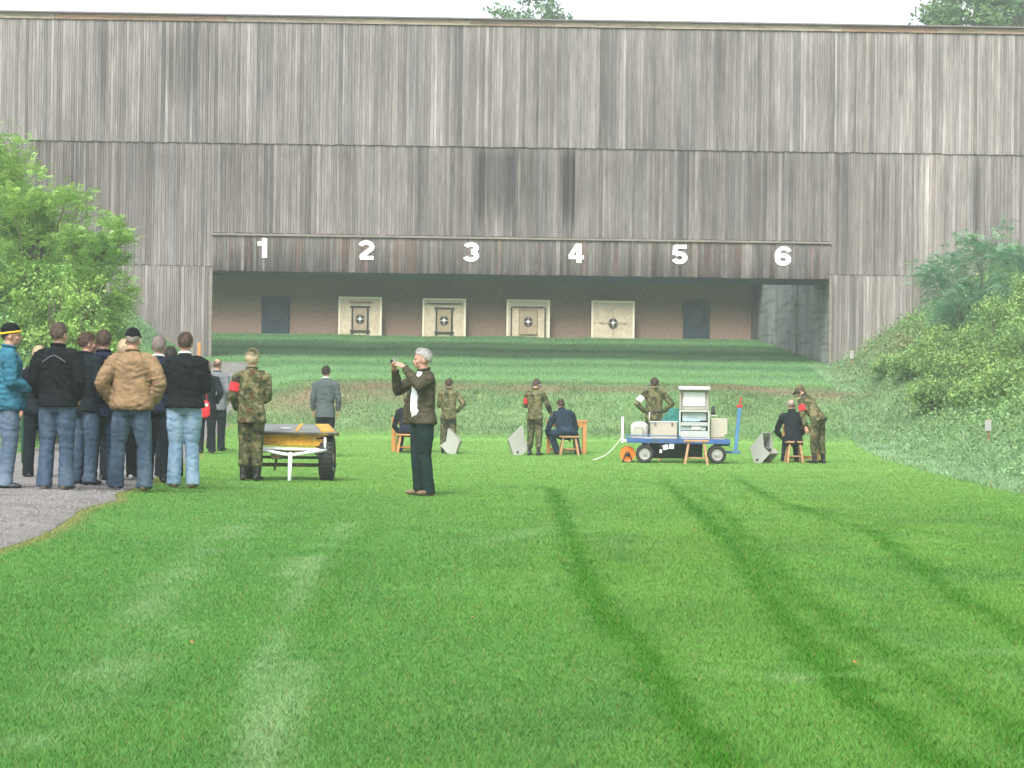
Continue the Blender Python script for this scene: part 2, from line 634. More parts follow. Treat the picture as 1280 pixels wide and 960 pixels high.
tag(link_mesh('gravel', stones(), attr_mat('stone_grain')), 'loose grey stones on the path', 'gravel', kind='stuff')

# ------------------------------------------------------------------ world, sun, air
SUN_EL, SUN_ROT = R(52), R(200)
world = bpy.data.worlds.new('World')
SC.world = world
world.use_nodes = True
nt = world.node_tree
bg = nt.nodes['Background']
sky = N(nt, 'ShaderNodeTexSky', sky_type='NISHITA', sun_disc=False, sun_elevation=SUN_EL, sun_rotation=SUN_ROT)
sky.air_density = 1.0; sky.dust_density = 4.0; sky.ozone_density = 1.0
hs = N(nt, 'ShaderNodeHueSaturation', i_Saturation=0.22, i_Value=1.0)
nt.links.new(sky.outputs[0], hs.inputs['Color'])
nt.links.new(hs.outputs[0], bg.inputs['Color'])
bg.inputs['Strength'].default_value = 0.15
sd = bpy.data.lights.new('sun', 'SUN')
sd.energy = 1.25; sd.angle = R(18); sd.color = (1, .965, .92)
sun = bpy.data.objects.new('sun', sd)
COL.objects.link(sun)
# sun_rotation is measured from +Y towards +X
sdir = V((math.sin(SUN_ROT) * math.cos(SUN_EL), math.cos(SUN_ROT) * math.cos(SUN_EL), math.sin(SUN_EL)))
sun.rotation_euler = (-sdir).to_track_quat('-Z', 'Y').to_euler()
sun.location = sdir * 60
SC.view_settings.view_transform = 'Standard'
SC.view_settings.look = 'None'
SC.view_settings.gamma = 1
SC.view_settings.exposure = 1.27
SC.view_settings.use_curve_mapping = False
SC.cycles.use_denoising = True
SC.cycles.max_bounces = 6
SC.cycles.volume_bounces = 1

HAZE = 0.0011
hb = MB().box((0, 95, 16), (306, 316, 38))
hm = bpy.data.materials.new('haze_air'); hm.use_nodes = True
hn = hm.node_tree
hn.nodes.remove(hn.nodes['Principled BSDF'])
pv = N(hn, 'ShaderNodeVolumePrincipled', i_Density=HAZE)
pv.inputs['Color'].default_value = (.9, .95, 1, 1)
hn.links.new(pv.outputs[0], hn.nodes['Material Output'].inputs['Volume'])
tag(hb.build('haze', hm), 'thin pale haze over the range', 'haze', kind='stuff')
# ------------------------------------------------------------------ the tall plank wall
fx = V((math.cos(FYAW), math.sin(FYAW), 0)); fy = V((-math.sin(FYAW), math.cos(FYAW), 0))
FO = V((0, FAC_Y, 0))


def fac(u, v, y=0.0):
    """local x, z on the facade plane seen through a pixel"""
    p = at_plane(u, v, FO + fy * y, fy) - FO
    return p.dot(fx), p.z


OX0, _ = fac(265, 400); OX1, _ = fac(1036, 400)
Z_TOP = fac(640, 26)[1]; Z_CAP = fac(640, 33)[1]
Z_S1 = fac(640, 184)[1]; Z_LED = fac(640, 296.5)[1]; Z_LB = fac(640, 344)[1]; Z_S2 = fac(200, 331)[1]
XL, XR = -27.0, 28.0
baffle = empty('plank_wall', FO, FYAW, 'towering weathered plank wall with white numbers above its long opening', 'wooden wall', kind='thing')


def stain_amt(x, z, zone):
    """dark weather runs that belong to the wood: position along the wall -> strength and length"""
    s = 0
    for (u, hw, ln, k, zn) in ((597, .10, 1.0, .75, 1), (606, .08, .9, .5, 1), (622, .20, .75, .8, 1), (634, .12, .95, .7, 1), (657, .17, .62, .6, 1),
                               (704, .13, 1.0, .75, 1), (713, .07, 1, .85, 1), (745, .2, .5, .3, 1), (676, .05, .4, .4, 1), (565, .12, .7, .35, 1), (520, .1, .6, .3, 1),
                               (430, .15, .8, .25, 1), (1104, .1, .8, .5, 1), (1222, .12, 1, .6, 1), (893, .16, .75, .45, 0), (1030, .1, .4, .4, 0), (1125, .1, 1, .4, 0),
                               (235, .25, 1, .35, 0), (330, .2, 1, .3, 0), (598, .2, .9, .3, 0), (125, .15, 1, .4, 0), (210, .2, 1, .3, 0), (945, .1, .7, .3, 0)):
        if zn != zone: continue
        xc = (u - 640) / F * FAC_Y
        s = max(s, k * math.exp(-((x - xc) / (hw * 1.5)) ** 2) * (1 if ln >= 1 else ln))
    return s


def boards(mb, x0, x1, z0, z1, ydep, zone, dark=1.0, warm=0.0, wmin=.07, wmax=.145, red=0.0, streak=.5):
    x = x0
    run = random.random()
    while x < x1 - .02:
        wd = min(random.uniform(wmin, wmax), x1 - x)
        if x1 - x - wd < .05: wd = x1 - x
        xm = x + wd / 2
        run += (random.random() - run) * .35
        t = random.gauss(0, 1)
        g = .172 * dark * (1 + .13 * t) * (.85 + .30 * run)
        if random.random() < .09: g *= 1.28
        if random.random() < .07: g *= .72
        g *= .92 + .16 * float(vnoise(np.array([xm * .35]), np.array([zone * 7.0]), 8)[0])
        rg = 1.0 + sst(np.array([xm]), 7, 16)[0] * .22                 # paler towards the right end
        g *= rg
        g = max(.07, min(.40, g))
        hue = random.gauss(0, .018) + warm
        br = random.random() < red
        col = np.array([g * (1.065 + hue), g * (.97), g * (.93 - hue)])
        if br: col = np.array([g * 1.0, g * .74, g * .64])
        d = ydep - random.random() * .014
        top = z1 - random.random() * .03; bot = z0 + random.random() * .03
        ns = 8
        st = stain_amt(xm, 0, zone)
        fade = random.random(); ph = random.random()
        b0 = len(mb.v)
        pale_top = 1.22 if random.random() < .4 else 1.0
        for i in range(ns + 1):
            f = i / ns
            z = top + (bot - top) * f
            k = pale_top if i == 0 else 1.0
            if st > .05:
                ln = .55 + .55 * st + .15 * ph
                k *= 1 - .95 * st * float(sst(np.array([f]), -.05, .06)[0] * (1 - sst(np.array([f]), ln - .35, ln + .05)[0]))
            k *= 1 + streak * .35 * (fade - .5) * (1 - f)
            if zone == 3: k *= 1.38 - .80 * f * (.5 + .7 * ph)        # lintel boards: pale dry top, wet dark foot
            c = tuple(np.clip(col * k * (1 + .06 * random.gauss(0, 1)), .01, .6))
            mb.v += [(x + .004, d + .03, z), (x + .004, d, z), (x + wd - .004, d, z), (x + wd - .004, d + .03, z)]
            mb.c += [c] * 4
        for i in range(ns):
            a = b0 + i * 4
            for j in range(3):
                mb.f.append([a + j, a + j + 1, a + j + 5, a + j + 4])
        mb.f.append([b0, b0 + 3, b0 + 2, b0 + 1]); e = b0 + ns * 4
        mb.f.append([e, e + 1, e + 2, e + 3])
        x += wd
    return mb


M['boards'] = attr_mat('weathered_boards', rough=.85, mult=[((26, 26, .55), .70, 1.26), ((70, 70, 3), .78, 1.20), ((1.3, 1.3, .25), .8, 1.16), ((.22, .22, .16), .78, 1.16)],
                       bump=((60, 60, 2.5), .5, .01), spec=.15)
M['wall_core'] = solid('dark_core', (.06, .055, .05), .9)
M['trim'] = timber('grey_trim', (.13, .112, .09), (.235, .205, .165), (1.5, 12, 12))
M['steelblue'] = solid('dull_blue_steel', (.085, .075, .19), .6, .2)
M['white_paint'] = solid('white_paint', (.86, .86, .85), .5, 0, .04)
M['concrete'] = None
D = 3.4                                          # thickness of the free-standing baffle
core = MB()
core.box(((XL + XR) / 2, D / 2 + .07, (Z_LB + .06 + Z_TOP - .1) / 2), (XR - XL, D - .02, Z_TOP - .1 - Z_LB - .06))
core.box(((XL + OX0 - .04) / 2, .20, (Z_LB + .058) / 2 - .5), (OX0 - .04 - XL, .24, Z_LB + .055 + 1))
core.box(((XR + OX1 + .04) / 2, .20, (Z_LB + .058) / 2 - .5), (XR - OX1 - .04, .24, Z_LB + .055 + 1))
core.build('core', M['wall_core'], baffle)
MB().box(((OX0 + OX1) / 2, D / 2 + .07, Z_LB + .025), (OX1 - OX0, D - .02, .05)).build('soffit', M['steelblue'], baffle)
b = MB()
boards(b, XL, XR, Z_S1 - .02, Z_CAP - .002, -.015, 0, 1.08)
b.build('upper_cladding', M['boards'], baffle, colors=True)
b = MB()
boards(b, OX0, OX1, Z_LED + .002, Z_S1 + .02, .03, 1, .92, .012)
b.build('middle_cladding', M['boards'], baffle, colors=True)
b = MB()
boards(b, XL, OX0, Z_S2 - .02, Z_S1 + .02, .03, 2, .90, .008)
b.build('side_cladding', M['boards'], baffle, colors=True)
b = MB()
boards(b, OX1, XR, Z_S2 - .02, Z_S1 + .02, .03, 1, .98, .012)
b.build('side_cladding', M['boards'], baffle, colors=True)
b = MB()
boards(b, XL, OX0, -.3, Z_S2 + .0, .045, 4, 1.0, .02)
b.build('lower_cladding', M['boards'], baffle, colors=True)
b = MB()
boards(b, OX1, XR, -.3, Z_S2 + .0, .045, 4, 1.02, .02)
b.build('lower_cladding', M['boards'], baffle, colors=True)
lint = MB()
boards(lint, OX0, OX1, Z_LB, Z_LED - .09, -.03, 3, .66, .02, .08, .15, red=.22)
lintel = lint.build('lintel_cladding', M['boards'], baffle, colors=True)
MB().box(((OX0 + OX1) / 2, -.035, Z_LED - .05), (OX1 - OX0 + .1, .15, .075)).build('ledge', M['trim'], baffle, bevel=.008)
cap = MB()
x = XL
while x < XR:
    ln = random.uniform(2.6, 4.6)
    cap.box((x + ln / 2, -.03 + random.uniform(-.006, .006), (Z_TOP + Z_CAP) / 2), (ln - .01, .09, Z_TOP - Z_CAP), col=random.choice([(.30, .25, .2), (.34, .28, .22), (.26, .2, .15), (.27, .18, .125)]))
    x += ln
cap.build('top_board', attr_mat('cap_boards', mult=[((2, 20, 14), .6, 1.3)]), baffle, colors=True)
MB().box(((XL + XR) / 2, D / 2 - .04, Z_TOP + .03), (XR - XL + .1, D + .3, .05)).build('roof_sheet', solid('purple_grey_sheet', (.16, .13, .15), .5), baffle)
for xx in (OX0 - .05, OX1 + .05):
    MB().box((xx, .0, (Z_LB) / 2), (.10, .13, Z_LB - .02)).build('corner_post', M['trim'], baffle, bevel=.006)

# white numbers on the lintel: heavy grotesque figures drawn as thick strokes, unit height
def arc(cx, cz, rx, rz, a0, a1, n=14):
    return [(cx + rx * math.cos(R(a0 + (a1 - a0) * i / n)), cz + rz * math.sin(R(a0 + (a1 - a0) * i / n))) for i in range(n + 1)]


def stroke(mb, pts, w, y):
    n = len(pts); vs = []; L_ = []; R_ = []
    for i in range(n):
        a = V(pts[max(i - 1, 0)]); c = V(pts[min(i + 1, n - 1)]); d = (c - a).normalized(); nn = V((-d.y, d.x)) * w / 2
        p = V(pts[i]); L_.append(p + nn); R_.append(p - nn)
    for i in range(n - 1):
        mb.prism([L_[i], R_[i], R_[i + 1], L_[i + 1]], y, y + .02)


SW = .222
GLYPH = {
    '1': [[(.36, 1.0), (.36, 0)], [(.05, .715), (.18, .73), (.25, .77)]],
    '2': [arc(.37, .66, .255, .225, 165, -20) + [(.50, .48), (.30, .30), (.20, .19), (.165, .115)], [(.10, .1), (.70, .1)]],
    '3': [arc(.355, .715, .235, .175, 160, -85, 16), arc(.355, .305, .255, .195, 85, -165, 18)],
    '4': [[(.50, 1.0), (.50, 0)], [(.42, .93), (.10, .33)], [(.04, .295), (.72, .295)]],
    '5': [[(.68, .89), (.16, .89)], [(.20, .93), (.165, .46)], arc(.37, .325, .245, .215, 140, -162, 20)],
    '6': [arc(.395, .32, .245, .21, 0, 360, 26), arc(.43, .50, .305, .385, 35, 200, 18)],
}
for ch, (u, v) in zip('123456', ((328, 309), (458, 311.5), (589, 314), (720, 315.5), (849.5, 317), (978.5, 319))):
    x, z = fac(u, v + 1.2)
    mbn = MB()
    for i, pts in enumerate(GLYPH[ch]):
        w_ = SW * (.86 if (ch == '4' and i == 1) or (ch == '6' and i == 1) else (.88 if (ch, i) in (('2', 1), ('5', 0), ('4', 2)) else 1))
        stroke(mbn, pts, w_, -.066 - .0021 * i)
    hgt = .69
    xs_ = [q[0] for q in mbn.v]; zs_ = [q[2] for q in mbn.v]
    kk = hgt / (max(zs_) - min(zs_)); cx = (max(xs_) + min(xs_)) / 2; cz = (max(zs_) + min(zs_)) / 2
    mbn.v = [(x + (q[0] - cx) * kk * 1.16, q[1], z + (q[2] - cz) * kk) for q in mbn.v]
    o = mbn.build('numeral', M['white_paint'], baffle)
    o['label'] = 'white number ' + ch

# ------------------------------------------------------------------ target hall behind the opening
BACK_Y = 92.0
BO = V((0, BACK_Y, 0))
def back(u, v, y=0.0):
    p = at_plane(u, v, BO + fy * y, fy) - BO
    return p.dot(fx), p.z


def concrete(name, c0, c1, sc=(.8, .8, .5), stain=(.10, .11, .11)):
    m, nt, bs = new_mat(name)
    L = nt.links
    tc = N(nt, 'ShaderNodeTexCoord')
    mp = N(nt, 'ShaderNodeMapping'); mp.inputs['Scale'].default_value = sc
    L.new(tc.outputs['Object'], mp.inputs['Vector'])
    n = N(nt, 'ShaderNodeTexNoise', i_Scale=1.0, i_Detail=9.0, i_Roughness=.7)
    L.new(mp.outputs[0], n.inputs['Vector'])
    r = ramp(nt, n.outputs['Fac'], [(.3, c0), (.55, tuple((a + q) / 2 for a, q in zip(c0, c1))), (.72, c1)])
    mp2 = N(nt, 'ShaderNodeMapping'); mp2.inputs['Scale'].default_value = (.5, .5, 5.5)
    L.new(tc.outputs['Object'], mp2.inputs['Vector'])
    n2 = N(nt, 'ShaderNodeTexNoise', i_Scale=1.0, i_Detail=5.0)
    L.new(mp2.outputs[0], n2.inputs['Vector'])
    f = ramp(nt, n2.outputs['Fac'], [(.5, (0, 0, 0)), (.68, (.75, .75, .75))])
    mx = N(nt, 'ShaderNodeMix', data_type='RGBA')
    L.new(f.outputs[0], mx.inputs['Factor']); L.new(r.outputs[0], mx.inputs[6]); mx.inputs[7].default_value = (*stain, 1)
    L.new(mx.outputs[2], bs.inputs['Base Color'])
    bs.inputs['Roughness'].default_value = .9
    return m


hall = empty('target_hall', BO, FYAW, 'shaded brown target hall wall under an unseen shading roof behind the plank wall', 'target hall', kind='thing')
m, nt2, bs = new_mat('brown_rough_wall')
tc = N(nt2, 'ShaderNodeTexCoord')
n = N(nt2, 'ShaderNodeTexNoise', i_Scale=9.0, i_Detail=8.0, i_Roughness=.75)
nt2.links.new(tc.outputs['Object'], n.inputs['Vector'])
r = ramp(nt2, n.outputs['Fac'], [(.3, (.205, .125, .095)), (.7, (.39, .262, .21))])
nt2.links.new(r.outputs[0], bs.inputs['Base Color']); bs.inputs['Roughness'].default_value = .95
bxl, _ = back(180, 400); bxr, _ = back(946, 400)
MB().box(((bxl + bxr) / 2, .25, 5.0), (bxr - bxl, .5, 3.8)).build('back_wall', m, hall)
MB().box(((bxl + bxr) / 2, -.1, 7.02), (bxr - bxl + 6, 3.2, .2)).build('shade_canopy', M['steelblue'], hall)  # unseen roof, its overhang shaped to darken the wall top
MB().box((bxr - .12, -.12, 5.0), (.26, .24, 3.7)).build('pillar', M['wall_core'], hall)
# dark empty target bays in lanes 1 and 6
M['bay'] = solid('dark_rubber_sheet', (.017, .034, .052), .55, 0, .3, 3)
for u, lab, wd_ in ((345, 'dark blue grey sheet over the empty bay under number 1', 35), (870, 'dark sheet with ragged edges over the empty bay on the right', 36)):
    x, z1 = back(u, 371 if u < 500 else 375)
    w2 = wd_ / F * BACK_Y / 2
    zb = 3.8
    if u < 500:
        poly = [(x - w2, zb), (x + w2, zb), (x + w2, z1), (x - w2, z1)]
    else:
        poly = [(x - w2 * .9, zb), (x + w2, zb), (x + w2 * .95, z1 - .9), (x + w2 * 1.02, z1 - .3), (x + w2 * .8, z1), (x - w2 * .7, z1 + .02), (x - w2 * 1.0, z1 - .25), (x - w2 * .88, z1 - .8)]
    o = MB().prism(poly, -.06, -.004).build('bay_cover', M['bay'], hall)
    o['label'] = lab
    MB().ball((x, -.062, z1 - .72), (.34, .03, .36)).build('shot_mark', solid('grey_mark', (.035, .058, .075), .5), o, smooth=True)

# concrete side wall on the right
cw = empty('concrete_side_wall', (0, 0, 0), 0, 'stained concrete side wall on the right inside the opening', 'concrete wall', kind='thing')
pf = FO + fx * (OX1 + .06) + fy * .34
pb = BO + fx * (bxr + .02) + fy * .0
d = (pb - pf); dn = d.normalized(); nrm = V((dn.y, -dn.x, 0))
mbw = MB()
seg = 5
for i in range(seg):
    a = pf + d * (i / seg); c = pf + d * ((i + .985) / seg)
    off = nrm * (.03 * (i % 2))
    for (p, q) in ((a, c),):
        quad = [p + off, q + off, q + off + nrm * .4, p + off + nrm * .4]
        mbw.add([x + V((0, 0, .5)) for x in quad] + [x + V((0, 0, 6.75)) for x in quad],
                [[0, 1, 5, 4], [1, 2, 6, 5], [2, 3, 7, 6], [3, 0, 4, 7], [4, 5, 6, 7], [3, 2, 1, 0]])
mbw.build('wall_panel', concrete('stained_concrete', (.13, .14, .14), (.34, .35, .345), (1.2, 1.2, .35)), cw)
pm = pf + d * .42 - nrm * .03
zt = at_plane(985, 386, pm, nrm).z
MB().bar((pm.x, pm.y, 3.0), (pm.x, pm.y, zt), .05, .05, up=(0, 1, 0)).box((pm.x, pm.y, zt + .12), (.12, .12, .25)).build('drain_pipe', solid('pale_pipe', (.5, .5, .49), .6), cw)

# ------------------------------------------------------------------ the four targets
M['tboard'] = timber('pale_plywood', (.56, .47, .34), (.66, .56, .42), (2, 2, 9))
M['tframe'] = solid('cream_batten', (.80, .73, .58), .7, 0, .08)
M['tblack'] = solid('black_strip', (.03, .03, .03), .7)
M['tred'] = solid('brown_strip', (.25, .13, .08), .7)


def paper(name, c0, c1):
    m, nt, bs = new_mat(name)
    L = nt.links
    tc = N(nt, 'ShaderNodeTexCoord')
    n = N(nt, 'ShaderNodeTexNoise', i_Scale=3.2, i_Detail=6.0, i_Distortion=1.2)
    L.new(tc.outputs['Object'], n.inputs['Vector'])
    r = ramp(nt, n.outputs['Fac'], [(.3, c0), (.7, c1)])
    L.new(r.outputs[0], bs.inputs['Base Color'])
    bs.inputs['Roughness'].default_value = .8
    bp = N(nt, 'ShaderNodeBump', i_Strength=.8, i_Distance=.05)
    L.new(n.outputs['Fac'], bp.inputs['Height']); L.new(bp.outputs[0], bs.inputs['Normal'])
    return m


M['paper'] = paper('crinkled_paper', (.52, .43, .30), (.68, .585, .44))
M['paper_tan'] = paper('tan_paper', (.34, .265, .17), (.47, .375, .25))
TG = (
    (450.5, 371, 'square target board beneath number 2, crossed black strips and a thin red line above', 0),
    (555.5, 373, 'square target board with crossed black strips round its sheet and black line above', 1),
    (660.5, 374.5, 'square target board with a long black outline round a darker tan sheet', 2),
    (766.5, 376, 'plain tan target board with one large crinkled sheet and no black frame', 3))
for u, vt, lab, kd in TG:
    x, zt = back(u, vt, -.5)
    w2 = 27 / F * BACK_Y
    p = BO + fx * x + fy * (-.5)
    gz = hz(p.x, p.y)
    o = empty('target_board', (p.x, p.y, gz), FYAW, lab, 'target', 'targets standing along the back wall')
    H = zt - gz
    zb = H - 2 * w2 - .03
    cz = H - w2; s = w2 / 27.0 * 1.0                       # metres per photo pixel on this plane
    MB().box((0, .03, cz), (2 * w2 - .02, .05, 2 * w2 - .02)).build('board', M['tboard'], o)
    fr = MB()
    for sx in (-1, 1):
        fr.box((sx * (w2 - .045), -.012, cz), (.09, .035, 2 * w2))
    fr.box((0, -.011, cz + w2 - .045), (2 * w2 - .184, .033, .09))
    fr.build('frame', M['tframe'], o, bevel=.006)
    for sx in (-1, 1):
        MB().box((sx * w2 * .7, .085, H / 2 - .15), (.08, .06, H + .1)).build('leg', M['tframe'], o)
    wp = 22 if kd != 3 else 24.5
    me = MB()
    n_ = 12                                                # a slightly buckled sheet
    for j in range(n_ + 1):
        for i in range(n_ + 1):
            xx = (i / n_ - .5) * 2 * wp * s; zz = cz - .12 + (j / n_ - .5) * (2 * wp * s * .95)
            me.v.append((xx, -.012 - .012 * (1 + math.sin(xx * 9 + zz * 5 + kd)) * random.random(), zz)); me.c.append((1, 1, 1))
    for j in range(n_):
        for i in range(n_):
            a = j * (n_ + 1) + i
            me.f.append([a, a + 1, a + n_ + 2, a + n_ + 1])
    sh = me.build('sheet', M['paper'], o, smooth=True)
    bz = cz - .02 * w2
    if kd < 3:
        q = (9.5, 15) if kd < 2 else (11, 15)
        MB().box((0, -.05, bz - .5 * s), (2 * q[0] * s, .012, 2 * q[1] * s)).build('inner_sheet', M['paper_tan'], o)
        st = MB()
        hw = 1.1 * s
        if kd < 2:
            for sx in (-1, 1):
                st.box((sx * q[0] * s, -.064, bz - 1.5 * s), (2 * hw, .014, 2 * (q[1] + 2.5) * s))
            st.box((0, -.068, bz + q[1] * s), (2 * (q[0] + 3) * s, .014, 2 * hw)); st.box((0, -.068, bz - q[1] * s), (2 * (q[0] + 3) * s, .014, 2 * hw))
            st.build('strip_frame', M['tblack'], o)
            MB().box((0, -.045, cz + w2 * .76), ((28 if kd == 0 else 44) * s, .012, 1.1 * s)).build('top_line', M['tred'] if kd == 0 else M['tblack'], o)
        else:
            e = 21 * s
            for sx in (-1, 1): st.box((sx * e, -.058, cz - 3 * s), (1.4 * s, .012, 40 * s))
            st.box((0, -.0575, cz + 17.5 * s), (2 * e - 1.5 * s, .012, 1.2 * s))
            st.build('strip_frame', M['tblack'], o)
            s2 = MB()
            for sx in (-1, 1): s2.box((sx * 11.3 * s, -.062, bz - .5 * s), (.8 * s, .01, 30 * s))
            for sz in (-1, 1): s2.box((0, -.0625, bz - .5 * s + sz * 15.2 * s), (23.4 * s, .01, .8 * s))
            s2.build('thin_frame', M['tred'], o)
    else:
        ln = MB().box((0, -.052, bz), (.02, .01, 36 * s)).box((0, -.0525, bz), (36 * s, .01, .02))
        ln.build('cross_line', solid('brown_ink', (.3, .24, .16), .8), o)
    bl = MB().lathe([(5.6 * s, 0), (5.6 * s, .012)], (0, -.076, bz), (0, -1, 0), 28).build('bullseye', M['tblack'], o)
    wh = MB()
    wh.lathe([(2.0 * s, 0), (2.0 * s, .004)], (0, -.0885, bz), (0, -1, 0), 20)
    wh.build('centre_spot', M['white_paint'], bl)
    ch = MB()
    for sx in (-1, 1):
        ch.box((sx * 3.9 * s, -.0895, bz), (3.2 * s, .003, .55 * s)); ch.box((0, -.0895, bz + sx * 3.9 * s), (.55 * s, .003, 3.2 * s))
    ch.build('cross_line', M['tframe'], bl)
# ------------------------------------------------------------------ people
class Vol(MB):
    """overlapping tapered tubes and ellipsoids, fused into one skin by a voxel remesh"""

    def tube(self, pts, rad, ref=(1, 0, 0), n=14, dome=True):
        pts = [V(p) for p in pts]
        rad = [(r, r) if isinstance(r, (int, float)) else r for r in rad]
        rings = []
        m = len(pts)
        for i, p in enumerate(pts):
            d = (pts[min(i + 1, m - 1)] - pts[max(i - 1, 0)]).normalized()
            rings.append([p, d, rad[i]])
        if dome:
            p, d, r = rings[0]; k = min(r)
            rings = [[p - d * k * .95, d, (r[0] * .3, r[1] * .3)], [p - d * k * .7, d, (r[0] * .72, r[1] * .72)]] + rings
            p, d, r = rings[-1]; k = min(r)
            rings += [[p + d * k * .7, d, (r[0] * .72, r[1] * .72)], [p + d * k * .95, d, (r[0] * .3, r[1] * .3)]]
        vs = []; fs = []
        rf = V(ref)
        for p, d, r in rings:
            a = rf - d * rf.dot(d)
            if a.length < 1e-3: a = d.orthogonal()
            a.normalize(); b = d.cross(a)
            for k in range(n):
                t = 2 * math.pi * k / n
                vs.append(p + a * (math.cos(t) * r[0]) + b * (math.sin(t) * r[1]))
        q = len(rings)
        for i in range(q - 1):
            for k in range(n):
                fs.append([i * n + k, i * n + (k + 1) % n, (i + 1) * n + (k + 1) % n, (i + 1) * n + k])
        fs += [list(range(n))[::-1], list(range((q - 1) * n, q * n))]
        self.add(vs, fs)
        return self

    def skin(self, name, mat, parent, k=1.0, voxel=.012, smooth=4, wrinkle=0.0, wscale=(7, 7, 16), seed=0):
        me = self.mesh(name)
        tmp = bpy.data.objects.new('tmp', me)
        COL.objects.link(tmp)
        rm = tmp.modifiers.new('r', 'REMESH'); rm.mode = 'VOXEL'; rm.voxel_size = voxel
        if smooth:
            s = tmp.modifiers.new('s', 'SMOOTH'); s.factor = .5; s.iterations = smooth
        bpy.context.view_layer.update()
        dg = bpy.context.evaluated_depsgraph_get()
        out = bpy.data.meshes.new_from_object(tmp.evaluated_get(dg))
        bpy.data.objects.remove(tmp)
        bpy.data.meshes.remove(me)
        nv = len(out.vertices)
        co = np.empty(nv * 3, np.float32); out.vertices.foreach_get('co', co); co = co.reshape(-1, 3)
        if wrinkle:
            no = np.empty(nv * 3, np.float32); out.vertex_normals.foreach_get('vector', no); no = no.reshape(-1, 3)
            o = V((seed * 3.7, seed * 1.9, seed * 5.3))
            h = np.array([noise.noise(V((c[0] * wscale[0], c[1] * wscale[1], c[2] * wscale[2] + 2.5 * c[0])) + o) * .7 +
                          noise.noise(V((c[0] * 22, c[1] * 22, c[2] * 34)) + o) * .3 for c in co])
            h = 1 - 2 * np.abs(h) - .55
            co = co + no * (h * wrinkle)[:, None]
        co = co * k
        out.vertices.foreach_set('co', co.astype(np.float32).ravel())
        out.name = name
        out.materials.clear()
        out.polygons.foreach_set('use_smooth', np.ones(len(out.polygons), bool))
        out.update()
        return link_mesh(name, out, mat, parent)


M['skin'] = solid('skin', (.46, .25, .18), .55, 0, .12, 20)
M['hair_brown'] = solid('brown_hair', (.075, .045, .03), .6, 0, .4, 60, .8, 120)
M['hair_dark'] = solid('dark_hair', (.028, .022, .02), .55, 0, .4, 60, .8, 120)
M['hair_grey'] = solid('grey_hair', (.25, .21, .185), .6, 0, .3, 60, .8, 120)
M['hair_greybrown'] = solid('greying_brown_hair', (.10, .068, .052), .6, 0, .35, 60, .8, 120)
M['hair_white'] = solid('white_hair', (.50, .48, .455), .6, 0, .4, 45, .9, 120)
M['hair_blond'] = solid('fair_hair', (.55, .44, .28), .6, 0, .2, 60, .8, 120)
M['black_fleece'] = cloth('black_fleece', (.0055, .0075, .009))
M['dark_cloth'] = cloth('dark_cloth', (.008, .0125, .0165))
M['navy'] = cloth('navy_cloth', (.010, .016, .032), .3)
M['navy_far'] = cloth('navy_jumper', (.012, .024, .040), .3)
M['olive'] = cloth('olive_brown_jacket', (.062, .055, .035), .25)
M['bottle'] = cloth('dark_green_trousers', (.011, .024, .024), .25)
M['tan'] = cloth('tan_canvas', (.225, .15, .083), .25)
M['teal'] = cloth('teal_jacket', (.03, .125, .18), .3)
M['grey_suit'] = cloth('mid_grey_jacket', (.135, .15, .16), .15)
M['char_suit'] = cloth('charcoal_grey_jacket', (.075, .092, .098), .18)
M['white_shirt'] = cloth('white_shirt', (.78, .80, .83), .06)
M['jean_mid'] = cloth('mid_blue_jeans', (.042, .068, .108), .2, (.075, .110, .155))
M['jean_dark'] = cloth('dark_blue_jeans', (.016, .033, .058), .25, (.034, .060, .098))
M['jean_light'] = cloth('light_blue_jeans', (.165, .26, .37), .15, (.26, .36, .47))
M['jean_pale'] = cloth('faded_jeans', (.085, .125, .18), .2, (.14, .185, .245))
M['camo'] = camo('woodland_camouflage')
M['shoe_black'] = solid('black_leather', (.015, .015, .016), .4, 0, .3, 20)
M['shoe_brown'] = solid('brown_leather', (.16, .10, .06), .5, 0, .3, 20)
M['shoe_white'] = solid('white_trainer', (.62, .62, .6), .5, 0, .2, 30)
M['red_cloth'] = cloth('red_cloth', (.62, .035, .045), .12)
M['yellow_cloth'] = cloth('yellow_cloth', (.85, .48, .03), .1)
M['grey_plastic'] = solid('grey_plastic', (.16, .165, .17), .5)
M['black_plastic'] = solid('black_plastic', (.02, .02, .022), .45)
M['eye'] = solid('eye', (.03, .025, .02), .2)
M['lip'] = solid('lip', (.35, .13, .11), .5)


